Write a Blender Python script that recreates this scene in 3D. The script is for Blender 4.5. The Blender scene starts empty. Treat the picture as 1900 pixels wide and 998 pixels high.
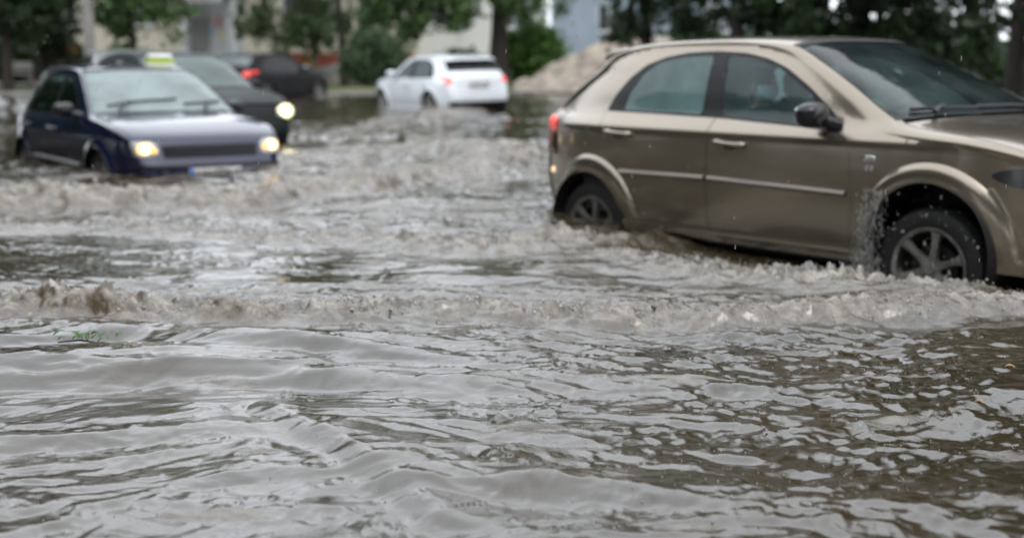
import bpy, math, random
import numpy as np
from mathutils import Vector, Matrix, geometry

R = math.radians
rng = np.random.default_rng(7)
random.seed(7)
sc = bpy.context.scene
COL = sc.collection

# ------------------------------------------------------------------ camera
CAMZ, PITCH, FPX = 1.291, 0.154, 2465.0        # metres, radians, pixels of the 1900 px wide photo
cam_d = bpy.data.cameras.new('camera')
cam = bpy.data.objects.new('camera', cam_d)
COL.objects.link(cam)
cam.location = (0, 0, CAMZ)
cam.rotation_euler = (math.pi / 2 - PITCH, 0, 0)
cam_d.sensor_width = 36
cam_d.lens = 36 * FPX / 1900
cam_d.clip_start = 0.05
cam_d.clip_end = 1500
cam_d.dof.use_dof = True
cam_d.dof.focus_distance = 4.1
cam_d.dof.aperture_fstop = 1.7
sc.camera = cam

# ------------------------------------------------------------------ world, sun, exposure
SUN_EL, SUN_ROT = 58, 150
world = bpy.data.worlds.new('World')
sc.world = world
world.use_nodes = True
wn = world.node_tree; wn.nodes.clear()
wo = wn.nodes.new('ShaderNodeOutputWorld')
wb = wn.nodes.new('ShaderNodeBackground')
sky = wn.nodes.new('ShaderNodeTexSky')
sky.sky_type = 'NISHITA'; sky.sun_disc = False
sky.sun_elevation = R(SUN_EL); sky.sun_rotation = R(SUN_ROT)
sky.air_density = 1.0; sky.dust_density = 4.0
hs = wn.nodes.new('ShaderNodeHueSaturation'); hs.inputs['Saturation'].default_value = 0.35
tc = wn.nodes.new('ShaderNodeTexCoord')
cn = wn.nodes.new('ShaderNodeTexNoise'); cn.inputs['Scale'].default_value = 2.2; cn.inputs['Detail'].default_value = 5
cr = wn.nodes.new('ShaderNodeMapRange'); cr.inputs[1].default_value = .3; cr.inputs[2].default_value = .7
cr.inputs[3].default_value = 8.5; cr.inputs[4].default_value = 12.5
cm = wn.nodes.new('ShaderNodeMix'); cm.data_type = 'RGBA'; cm.inputs[0].default_value = 0.85
cc = wn.nodes.new('ShaderNodeVectorMath'); cc.operation = 'SCALE'; cc.inputs[0].default_value = (.94, .985, 1.05)
L = wn.links.new
L(sky.outputs[0], hs.inputs['Color']); L(tc.outputs['Generated'], cn.inputs['Vector'])
L(cn.outputs['Fac'], cr.inputs[0]); L(cr.outputs[0], cc.inputs['Scale'])
L(hs.outputs[0], cm.inputs[6]); L(cc.outputs[0], cm.inputs[7])
L(cm.outputs[2], wb.inputs[0]); wb.inputs[1].default_value = 0.15
L(wb.outputs[0], wo.inputs[0])
sd = bpy.data.lights.new('sun', 'SUN'); sd.energy = 0.7; sd.angle = R(25); sd.color = (1, .97, .93)
so = bpy.data.objects.new('sun', sd); COL.objects.link(so)
so.rotation_euler = (R(90 - SUN_EL), 0, R(180 - SUN_ROT))
sc.view_settings.view_transform = 'Standard'
sc.view_settings.look = 'None'
sc.view_settings.exposure = 0.62
sc.view_settings.gamma = 1
sc.view_settings.use_curve_mapping = False
sc.render.engine = 'CYCLES'
sc.cycles.use_denoising = True
sc.cycles.max_bounces = 8
sc.cycles.transparent_max_bounces = 16
sc.cycles.caustics_reflective = False
sc.cycles.caustics_refractive = False
sc.cycles.sample_clamp_indirect = 4

WZ = 0.24                                      # flood level above the road

def at(u, v, z=WZ):
    """photo pixel -> world point on the horizontal plane z"""
    cu = -(v - 499) / FPX; cx = (u - 950) / FPX
    c, s = math.cos(PITCH), math.sin(PITCH)
    d = (cx, c + s * cu, -s + c * cu)
    t = (z - CAMZ) / d[2]
    return d[0] * t, d[1] * t

def px(u, D, v=None):
    """photo pixel column (and row) -> world x (and z) at distance D"""
    c, s = math.cos(PITCH), math.sin(PITCH)
    if v is None:
        return (u - 950) / FPX * D
    cu = -(v - 499) / FPX
    d = ((u - 950) / FPX, c + s * cu, -s + c * cu)
    return d[0] * D / d[1], CAMZ + d[2] * D / d[1]

# ------------------------------------------------------------------ materials
MATS = {}
def mat(name, col, rough=.5, metal=0., coat=0., noise=.0, nscale=8., bump=0., bscale=60., ior=1.5, spec=.5, emit=None, es=0., col2=None, detail=5):
    if name in MATS: return MATS[name]
    m = bpy.data.materials.new(name); m.use_nodes = True
    n = m.node_tree.nodes; l = m.node_tree.links
    b = n['Principled BSDF']
    b.inputs['Base Color'].default_value = (*col, 1)
    b.inputs['Roughness'].default_value = rough
    b.inputs['Metallic'].default_value = metal
    b.inputs['IOR'].default_value = ior
    b.inputs['Specular IOR Level'].default_value = spec
    b.inputs['Coat Weight'].default_value = coat
    b.inputs['Coat Roughness'].default_value = .06
    if emit:
        b.inputs['Emission Color'].default_value = (*emit, 1); b.inputs['Emission Strength'].default_value = es
    if noise or col2:
        t = n.new('ShaderNodeTexCoord'); x = n.new('ShaderNodeTexNoise')
        x.inputs['Scale'].default_value = nscale; x.inputs['Detail'].default_value = detail
        mr = n.new('ShaderNodeMapRange'); mr.inputs[1].default_value = .35; mr.inputs[2].default_value = .65
        mx = n.new('ShaderNodeMix'); mx.data_type = 'RGBA'
        c2 = col2 if col2 else tuple(c * (1 - noise) for c in col)
        mx.inputs[6].default_value = (*col, 1); mx.inputs[7].default_value = (*c2, 1)
        l.new(t.outputs['Object'], x.inputs['Vector']); l.new(x.outputs['Fac'], mr.inputs[0])
        l.new(mr.outputs[0], mx.inputs[0]); l.new(mx.outputs[2], b.inputs['Base Color'])
    if bump:
        t = n.new('ShaderNodeTexCoord'); x = n.new('ShaderNodeTexNoise'); bp = n.new('ShaderNodeBump')
        x.inputs['Scale'].default_value = bscale; x.inputs['Detail'].default_value = 4
        bp.inputs['Strength'].default_value = bump; bp.inputs['Distance'].default_value = .02
        l.new(t.outputs['Object'], x.inputs['Vector']); l.new(x.outputs['Fac'], bp.inputs['Height'])
        l.new(bp.outputs[0], b.inputs['Normal'])
    MATS[name] = m
    return m

def glass_mat(name, tint=(.35, .45, .45), fog=(.22, .3, .3), fogw=.5, fog_noise=.25):
    m = bpy.data.materials.new(name); m.use_nodes = True
    n = m.node_tree.nodes; l = m.node_tree.links; n.clear()
    o = n.new('ShaderNodeOutputMaterial'); tr = n.new('ShaderNodeBsdfTransparent'); df = n.new('ShaderNodeBsdfDiffuse')
    gl = n.new('ShaderNodeBsdfGlossy'); fr = n.new('ShaderNodeFresnel'); m1 = n.new('ShaderNodeMixShader'); m2 = n.new('ShaderNodeMixShader')
    tr.inputs[0].default_value = (*tint, 1); df.inputs[0].default_value = (*fog, 1)
    gl.inputs['Roughness'].default_value = .05; fr.inputs[0].default_value = 1.38
    t = n.new('ShaderNodeTexCoord'); x = n.new('ShaderNodeTexNoise'); mr = n.new('ShaderNodeMapRange')
    x.inputs['Scale'].default_value = 3; x.inputs['Detail'].default_value = 4
    mr.inputs[1].default_value = .3; mr.inputs[2].default_value = .7
    mr.inputs[3].default_value = max(0, fogw - fog_noise); mr.inputs[4].default_value = min(1, fogw + fog_noise)
    l.new(t.outputs['Object'], x.inputs['Vector']); l.new(x.outputs['Fac'], mr.inputs[0]); l.new(mr.outputs[0], m1.inputs[0])
    tl = n.new('ShaderNodeBsdfTranslucent'); tl.inputs[0].default_value = (*[min(1, q * 1.5) for q in fog], 1); mf = n.new('ShaderNodeMixShader'); mf.inputs[0].default_value = .5
    l.new(df.outputs[0], mf.inputs[1]); l.new(tl.outputs[0], mf.inputs[2])
    l.new(tr.outputs[0], m1.inputs[1]); l.new(mf.outputs[0], m1.inputs[2])
    l.new(fr.outputs[0], m2.inputs[0]); l.new(m1.outputs[0], m2.inputs[1]); l.new(gl.outputs[0], m2.inputs[2])
    l.new(m2.outputs[0], o.inputs[0])
    return m

# ------------------------------------------------------------------ mesh helpers
def tag(o, label=None, cat=None, group=None, kind=None):
    if label: o['label'] = label
    if cat: o['category'] = cat
    if group: o['group'] = group
    if kind: o['kind'] = kind
    return o

def empty(name, loc, rz=0., **k):
    o = bpy.data.objects.new(name, None); COL.objects.link(o)
    o.location = loc; o.rotation_euler = (0, 0, rz); o.empty_display_size = .3
    return tag(o, **k)

class MB:
    """collects geometry; build() links it as one mesh object"""
    def __init__(s): s.v = []; s.f = []; s.m = []; s.n = 0
    def add(s, v, f, mi=0):
        v = np.asarray(v, float).reshape(-1, 3)
        s.v.append(v)
        for q in f: s.f.append(tuple(int(i) + s.n for i in q)); s.m.append(mi)
        s.n += len(v); return s
    def grid(s, G, mi=0, closed=False, flip=False):
        nu, nv = G.shape[:2]; f = []
        for i in range(nu - 1):
            for j in range(nv if closed else nv - 1):
                k = (j + 1) % nv
                q = (i * nv + j, i * nv + k, (i + 1) * nv + k, (i + 1) * nv + j)
                f.append(q[::-1] if flip else q)
        return s.add(G.reshape(-1, 3), f, mi)
    def box(s, c, d, mi=0, bev=0., rot=None):
        hx, hy, hz = d[0] / 2, d[1] / 2, d[2] / 2
        if bev <= 0:
            v = np.array([(x, y, z) for x in (-hx, hx) for y in (-hy, hy) for z in (-hz, hz)])
            f = [(0, 1, 3, 2), (4, 6, 7, 5), (0, 4, 5, 1), (2, 3, 7, 6), (0, 2, 6, 4), (1, 5, 7, 3)]
        else:
            b = min(bev, hx, hy, hz); v = []; idx = {}
            for sx in (-1, 1):
                for sy in (-1, 1):
                    for sz in (-1, 1):
                        for a in range(3):
                            p = [sx * (hx - b), sy * (hy - b), sz * (hz - b)]
                            p[a] = (sx * hx, sy * hy, sz * hz)[a]
                            idx[(sx, sy, sz, a)] = len(v); v.append(p)
            f = []
            S = (-1, 1)
            for a in range(3):
                o1, o2 = [k for k in range(3) if k != a]
                for sg in S:
                    q = []
                    for (p1, p2) in ((-1, -1), (1, -1), (1, 1), (-1, 1)):
                        k = [0, 0, 0]; k[a] = sg; k[o1] = p1; k[o2] = p2
                        q.append(idx[(*k, a)])
                    f.append(q)
            for a in range(3):
                o1, o2 = [k for k in range(3) if k != a]
                for s1 in S:
                    for s2 in S:
                        q = []
                        for (sa, ax) in ((-1, o1), (1, o1), (1, o2), (-1, o2)):
                            k = [0, 0, 0]; k[a] = sa; k[o1] = s1; k[o2] = s2
                            q.append(idx[(*k, ax)])
                        f.append(q)
            for sx in S:
                for sy in S:
                    for sz in S: f.append([idx[(sx, sy, sz, a)] for a in range(3)])
            v = np.array(v)
        if rot is not None: v = v @ np.array(rot.to_3x3()).T
        return s.add(v + np.array(c), f, mi)
    def tube(s, pts, rad, n=10, mi=0, cap=True):
        pts = np.array(pts, float); m = len(pts)
        rad = np.broadcast_to(np.array(rad, float), (m,))
        rings = []; up = np.array([0, 0, 1.])
        for i in range(m):
            d = pts[min(i + 1, m - 1)] - pts[max(i - 1, 0)]; d /= (np.linalg.norm(d) + 1e-9)
            a = np.cross(d, up)
            if np.linalg.norm(a) < .05: a = np.cross(d, [0, 1., 0])
            a /= np.linalg.norm(a); b = np.cross(d, a)
            th = np.linspace(0, 2 * math.pi, n, endpoint=False)[:, None]
            rings.append(pts[i] + rad[i] * (np.cos(th) * a + np.sin(th) * b))
        b0 = s.n
        s.grid(np.array(rings), mi, closed=True)
        if cap:
            s.f.append(tuple(b0 + k for k in range(n))[::-1]); s.m.append(mi)
            s.f.append(tuple(b0 + (m - 1) * n + k for k in range(n))); s.m.append(mi)
        return s
    def lathe(s, prof, axis='y', c=(0, 0, 0), n=40, mi=0):
        """prof: list of (r, h) about an axis"""
        th = np.linspace(0, 2 * math.pi, n, endpoint=False); G = []
        for r, h in prof:
            a, b = r * np.cos(th), r * np.sin(th); hh = np.full(n, h)
            G.append(np.stack({'y': (a, hh, b), 'z': (a, b, hh), 'x': (hh, a, b)}[axis], 1))
        return s.grid(np.array(G) + np.array(c), mi, closed=True)
    def ell(s, c, r, n=16, m=10, mi=0, p=2., rot=None):
        """superellipsoid"""
        ph = np.linspace(-math.pi / 2, math.pi / 2, m + 1); th = np.linspace(0, 2 * math.pi, n, endpoint=False)
        e = 2 / p; sp = lambda a: np.sign(a) * np.abs(a) ** e
        G = np.stack([np.outer(sp(np.cos(ph)), sp(np.cos(th))), np.outer(sp(np.cos(ph)), sp(np.sin(th))), np.outer(sp(np.sin(ph)), np.ones(n))], 2) * np.array(r)
        if rot is not None: G = G @ np.array(rot.to_3x3()).T
        return s.grid(G + np.array(c), mi, closed=True)
    def build(s, name, ms, parent=None, smooth=True, merge=False, **k):
        me = bpy.data.meshes.new(name)
        me.from_pydata([tuple(p) for p in np.concatenate(s.v)] if s.v else [], [], s.f)
        if not isinstance(ms, (list, tuple)): ms = [ms]
        for q in ms: me.materials.append(q)
        me.polygons.foreach_set('material_index', s.m)
        if merge:
            import bmesh
            bm = bmesh.new(); bm.from_mesh(me); bmesh.ops.remove_doubles(bm, verts=bm.verts, dist=.0006)
            bmesh.ops.recalc_face_normals(bm, faces=bm.faces) if merge == 2 else None
            bm.to_mesh(me); bm.free()
        me.polygons.foreach_set('use_smooth', [smooth] * len(me.polygons))
        if smooth and smooth != 'all':
            try: me.set_sharp_from_angle(angle=R(42))
            except Exception: pass
        o = bpy.data.objects.new(name, me); COL.objects.link(o)
        if parent: o.parent = parent
        return tag(o, **k)

def quick_mesh(name, V, F, ms, smooth=True, parent=None, attrs=None, **k):
    """numpy fast path: V (n,3), F (m,3|4)"""
    me = bpy.data.meshes.new(name); w = F.shape[1]
    me.vertices.add(len(V)); me.vertices.foreach_set('co', V.astype(np.float32).ravel())
    me.loops.add(F.size); me.loops.foreach_set('vertex_index', F.astype(np.int32).ravel())
    me.polygons.add(len(F)); me.polygons.foreach_set('loop_start', np.arange(0, F.size, w, dtype=np.int32))
    me.polygons.foreach_set('loop_total', np.full(len(F), w, np.int32))
    me.polygons.foreach_set('use_smooth', np.full(len(F), smooth, bool))
    me.update(calc_edges=True)
    for a, val in (attrs or {}).items():
        at_ = me.attributes.new(a, 'FLOAT', 'POINT'); at_.data.foreach_set('value', val.astype(np.float32))
    for q in (ms if isinstance(ms, (list, tuple)) else [ms]): me.materials.append(q)
    o = bpy.data.objects.new(name, me); COL.objects.link(o)
    if parent: o.parent = parent
    return tag(o, **k)

# ------------------------------------------------------------------ numpy noise
def pn(x, y, seed=0):
    xi = np.floor(x).astype(np.int64); yi = np.floor(y).astype(np.int64)
    fx = x - xi; fy = y - yi
    def g(ix, iy):
        h = (ix * 374761393 + iy * 668265263 + seed * 1442695041) & 0xffffffff
        h = ((h ^ (h >> 13)) * 1274126177) & 0xffffffff
        a = ((h ^ (h >> 16)) & 0xffff) * (2 * math.pi / 65536)
        return a
    def dot(ix, iy, dx, dy):
        a = g(ix, iy); return np.cos(a) * dx + np.sin(a) * dy
    u = fx * fx * fx * (fx * (fx * 6 - 15) + 10); v = fy * fy * fy * (fy * (fy * 6 - 15) + 10)
    a = dot(xi, yi, fx, fy); b = dot(xi + 1, yi, fx - 1, fy)
    c = dot(xi, yi + 1, fx, fy - 1); d = dot(xi + 1, yi + 1, fx - 1, fy - 1)
    return 1.5 * ((a + (b - a) * u) * (1 - v) + (c + (d - c) * u) * v)

def fbm(x, y, o=4, seed=0, gain=.5):
    r = 0; a = 1.
    for i in range(o):
        r = r + a * pn(x * 2 ** i + 17.3 * i, y * 2 ** i - 9.1 * i, seed + i); a *= gain
    return r
sstep = lambda a, b, x: (lambda t: t * t * (3 - 2 * t))(np.clip((x - a) / (b - a), 0, 1))

# ================================================================== SETTING
# ---- ground sheet (rises to the verges beyond the flooded road)
def ground_z(X, Y):
    far = sstep(43, 47, Y + .06 * np.abs(X)) * .42
    back = sstep(3, 7, -Y) * .42
    side = sstep(30, 34, np.abs(X)) * .42
    return np.maximum.reduce([far, back, side]) + .04 * pn(X * .3, Y * .3, 5) * (far > .05)
gx = np.concatenate([np.linspace(-700, -60, 9), np.linspace(-56, 56, 113), np.linspace(60, 700, 9)])
gy = np.concatenate([np.linspace(-700, -30, 9), np.linspace(-28, 80, 217), np.linspace(90, 900, 10)])
GX, GY = np.meshgrid(gx, gy, indexing='ij')
GZ = ground_z(GX, GY)
nx, ny = GX.shape
I = (np.arange(nx - 1)[:, None] * ny + np.arange(ny - 1)[None]).ravel()
F = np.stack([I, I + ny, I + ny + 1, I + 1], 1)
grass_m = mat('verge_grass', (.07, .10, .03), .9, col2=(.13, .13, .06), nscale=.6, bump=.6, bscale=14)
quick_mesh('ground', np.stack([GX, GY, GZ], 2).reshape(-1, 3), F, grass_m, kind='structure')

# ---- flood water
class Ridge:
    def __init__(s, pts, amp, wf, wb, foam=1., lump=1., seed=1, z=WZ, brown=.0):
        P = np.array([at(u, v, z) for u, v, *_ in pts]); s.P = P
        s.a = np.array([q[2] if len(q) > 2 else 1. for q in pts]); s.amp = amp; s.wf = wf; s.wb = wb
        s.foam = foam; s.lump = lump; s.seed = seed; s.brown = brown
    def ev(s, X, Y):
        best = np.full(X.shape, 1e9); sg = np.zeros(X.shape); al = np.zeros(X.shape)
        for i in range(len(s.P) - 1):
            a, b = s.P[i], s.P[i + 1]; d = b - a; L2 = d @ d
            t = ((X - a[0]) * d[0] + (Y - a[1]) * d[1]) / L2
            tc_ = np.clip(t, 0, 1)
            qx = X - a[0] - tc_ * d[0]; qy = Y - a[1] - tc_ * d[1]
            dist = np.hypot(qx, qy)
            m = dist < best
            best = np.where(m, dist, best)
            side = np.sign(d[0] * (Y - a[1]) - d[1] * (X - a[0])) * (1 if d[0] > 0 else -1)   # + = far side
            sg = np.where(m, side, sg)
            al = np.where(m, s.a[i] + (s.a[i + 1] - s.a[i]) * tc_, al)
        return best, sg, al

RIDGES = [
    # the crest rolling across the foreground
    Ridge([(-500, 566, .8), (0, 578, 1), (200, 584, 1.), (330, 588, .8), (480, 590, .75), (640, 592, .65), (800, 590, .65), (1000, 596, .6), (1200, 598, .6), (1400, 592, .65), (1560, 586, .75), (1750, 580, .65), (1900, 576, .6), (2400, 560, .5)], .060, .08, .20, 1., 1.3, 1, brown=1),
    # bow wave of the dark blue taxi
    Ridge([(-400, 392, 1), (0, 386, 1.), (110, 386, 1.), (260, 382, .9), (400, 376, .85), (520, 366, .8), (650, 350, .7), (800, 322, .55), (940, 308, .4)], .11, .25, .55, 1., 1., 2, brown=.8),
    Ridge([(560, 318, .4), (660, 300, .7), (760, 286, .8), (860, 283, 1), (915, 298, .9), (960, 316, .3)], .13, .4, .9, .75, .8, 3, brown=.3),
    # wake of the white hatchback
    Ridge([(660, 258, .5), (730, 246, .8), (790, 232, 1), (850, 210, .8), (880, 200, .3)], .09, .5, 1.0, .4, .5, 4, brown=.6),
    # wash from the beige car's rear wheel
    Ridge([(-200, 425, .5), (250, 432, .6), (420, 440, .6), (640, 452, .8), (820, 462, 1), (960, 460, 1.1), (1060, 455, .8), (1150, 445, .5)], .040, .14, .35, .7, 1., 5, brown=.5),
    Ridge([(1020, 445, .8), (1060, 448, 1), (1110, 446, 1.), (1170, 436, .6)], .03, .10, .14, .9, 1., 9, brown=.3),
    Ridge([(1150, 446, .3), (1230, 452, 1), (1400, 468, 1), (1580, 486, 1), (1700, 500, .7), (1900, 516, .6), (2100, 530, .2)], -.21, .26, .9, 0., .1, 12),
    # churn along the beige car's sill and front wheel
    Ridge([(1170, 486, .4), (1300, 508, .8), (1420, 518, 1), (1560, 524, 1.), (1680, 530, .8), (1780, 528, .7), (1900, 528, .6), (2100, 520, .3)], .020, .12, .25, .9, 1.6, 6, brown=.15),
    # low swells of the calmer water in front
    Ridge([(-300, 640, 1), (0, 640, 1), (240, 618, 1.), (420, 640, 1), (640, 655, .9), (900, 678, .6), (1050, 690, .2)], .030, .09, .22, .0, .15, 7),
    Ridge([(-300, 700, 1), (0, 700, 1), (300, 690, .9), (600, 700, .8), (900, 712, .5), (1250, 728, .4)], .026, .10, .2, .0, .15, 8),
    Ridge([(480, 735, 0), (560, 790, .8), (660, 838, 1), (740, 890, 1), (830, 960, .8), (1000, 998, 0)], .024, .06, .15, .0, .2, 10),
    Ridge([(800, 880, 0), (950, 905, 1), (1150, 925, 1), (1350, 960, .6), (1500, 975, 0)], .022, .07, .12, .0, .2, 11),
]
def water_height(X, Y):
    D = np.hypot(X, Y)
    wx = .6 * pn(X * .35, Y * .35, 40); wy = .5 * pn(X * .35, Y * .35, 41)
    x, y = X + wx, Y + wy
    calm = 1 - .65 * sstep(.2, .8, np.exp(-(((X + 2.2) / 2.6) ** 2 + ((Y - 7.4) / 1.1) ** 2)))
    h = .034 * pn(x * .42, y * .9, 20) + .026 * pn(x * 1.0, y * 2.1, 21)
    rg = lambda a, b, sd: 1 - 2.2 * np.abs(pn(a, b, sd))
    patch = sstep(-.35, .35, pn(X * .55, Y * .8, 31)); patch2 = sstep(-.3, .3, pn(X * .8 + 5, Y * 1.3, 32))
    x2, y2 = x + .10 * pn(X * 2.2, Y * 3, 42), y + .06 * pn(X * 2.2, Y * 3, 43)
    h += .0115 * rg(x2 * 1.0 + .3 * y2, y2 * 2.9, 22) * calm
    h += .0095 * rg(x2 * 2.3 - .5 * y2, y2 * 5.2, 23) * calm * (.5 + .5 * patch2)
    x3, y3 = x2 + .03 * pn(X * 7, Y * 9, 44), y2 + .02 * pn(X * 7, Y * 9, 45)
    h += .0060 * rg(x3 * 4.6 + 1.2 * y3, y3 * 9.5, 27) * calm * (.30 + .70 * patch)
    h += .0024 * pn(x3 * 9, y3 * 15, 24) * (.5 + .5 * patch2)
    h += .0034 * rg(x3 * 10 - 2 * y3, y3 * 17, 28) * (.35 + .65 * patch)
    for an, fa_, fb, am, sd_ in ((.42, 3.2, 12, .0046, 33), (-.36, 3.6, 13, .0042, 34), (.75, 5, 18, .0022, 35), (-.15, 7, 25, .0018, 36)):
        ca, sa = math.cos(an), math.sin(an); h += am * rg((x3 * ca + y3 * sa) * fa_, (-x3 * sa + y3 * ca) * fb, sd_) * calm * sstep(-.15, .45, pn(X * .7 + sd_, Y * 1.0, sd_ + 5))
    h += .0009 * rg(x3 * 21, y3 * 31, 25) * (.3 + .7 * patch2)
    foam = np.zeros(X.shape); brown = np.zeros(X.shape); ox = np.zeros(X.shape); oy = np.zeros(X.shape)
    for r in RIDGES:
        dist, sg, al = r.ev(X, Y)
        wig = (.45 * r.wb * pn(X * 1.7, Y * .5, 50 + r.seed) + .25 * r.wb * pn(X * 5, Y * 2, 60 + r.seed)) * r.lump
        d = dist * sg + wig
        w = np.where(d > 0, r.wb, r.wf)
        prof = np.exp(-(np.abs(d) / w) ** np.where(d > 0, 1.3, 2.2))
        sc_ = max(1., r.P[:, 1].mean() / 6) ** .8
        lum = fbm(X * 3.2 / sc_, Y * 4.2 / sc_, 4, 70 + r.seed, .6)
        lum2 = np.abs(fbm(X * 9 / sc_, Y * 10 / sc_, 3, 80 + r.seed, .6))
        h += r.amp * al * prof * (1 + r.lump * (.55 * lum)) - max(r.amp, 0) * .4 * al * np.exp(-((d + 1.9 * r.wf) / (1.1 * r.wf)) ** 2)
        if r.foam:
            tur = np.exp(-(np.abs(d - .35 * r.wb) / (1.02 * w)) ** 2) * al
            bil = np.abs(fbm(X * 15 / sc_, Y * 15 / sc_, 3, 85 + r.seed, .6))
            h += r.lump * tur * sc_ ** .7 * (.026 * (lum2 * 1.4 - .45) + .011 * (bil * 1.5 - .45))
            h += r.lump * tur * .0035 * fbm(X * 34 / sc_, Y * 32 / sc_, 3, 90 + r.seed, .6)
            fn = fbm(X * 6 / sc_, Y * 9 / sc_, 4, 100 + r.seed, .65)
            foam = np.maximum(foam, r.foam * np.clip(tur * 1.3, 0, 1) * sstep(-.42, .32, fn + .55 * tur - .30))
            br = np.exp(-((d + .55 * r.wf) / (1.0 * r.wf)) ** 2) * al
            brown = np.maximum(brown, r.brown * .8 * np.clip(br * 1.2 + .5 * tur, 0, 1) * sstep(-.35, .40, lum2 * 1.2 - .35 + .6 * lum)); foam = np.maximum(foam, br * r.foam * (.16 + .55 * sstep(-.3, .4, fbm(X * 14 / sc_, Y * 16 / sc_, 3, 160 + r.seed, .6))))
            oy -= .35 * r.amp * prof * al * np.clip(lum + .4, 0, 1)
    # wide patches of churned, foamy water
    for (u, v, ru, rv, k, sd_) in ((350, 395, 420, 26, .62, 1), (820, 400, 330, 50, .55, 2), (760, 330, 230, 32, .8, 3), (1250, 548, 500, 22, .62, 4), (1650, 548, 330, 20, .6, 5),
                              (330, 545, 450, 18, .55, 6), (1080, 475, 200, 22, .35, 7), (150, 330, 260, 25, .5, 8), (620, 250, 200, 30, .35, 9), (30, 240, 90, 60, .5, 10)):
        x0, y0 = at(u, v); x1 = abs(at(u + ru, v)[0] - x0); y1 = abs(at(u, v - rv)[1] - at(u, v + rv)[1]) / 2
        w = np.exp(-(((X - x0) / x1) ** 2 + ((Y - y0) / y1) ** 2) ** 1.3) * k * .85
        sc_ = max(1., y0 / 6) ** .9
        fn = fbm(X * 4 / sc_, Y * 9 / sc_, 5, 120 + sd_, .65)
        h += w * .010 * sc_ * (np.abs(fbm(X * 7 / sc_, Y * 13 / sc_, 3, 140 + sd_, .6)) * 1.4 - .3)
        h += w * .004 * fbm(X * 22 / sc_, Y * 34 / sc_, 3, 150 + sd_, .6)
        foam = np.maximum(foam, .85 * w * sstep(-.1, .6, fn))
    # stray foam streaks
    st = fbm(X * 1.6 + Y * .4, Y * 5.5, 5, 200, .62)
    foam = np.maximum(foam, .40 * sstep(.55, 1.0, st))
    for r in RIDGES:
        if r.amp < 0:
            dist, sg, al = r.ev(X, Y); k = np.exp(-(dist / .26) ** 2) * np.clip(al, 0, 1); foam = foam * (1 - .85 * k)
    return h, np.clip(foam, 0, 1), np.clip(brown, 0, 1), ox, oy

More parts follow.
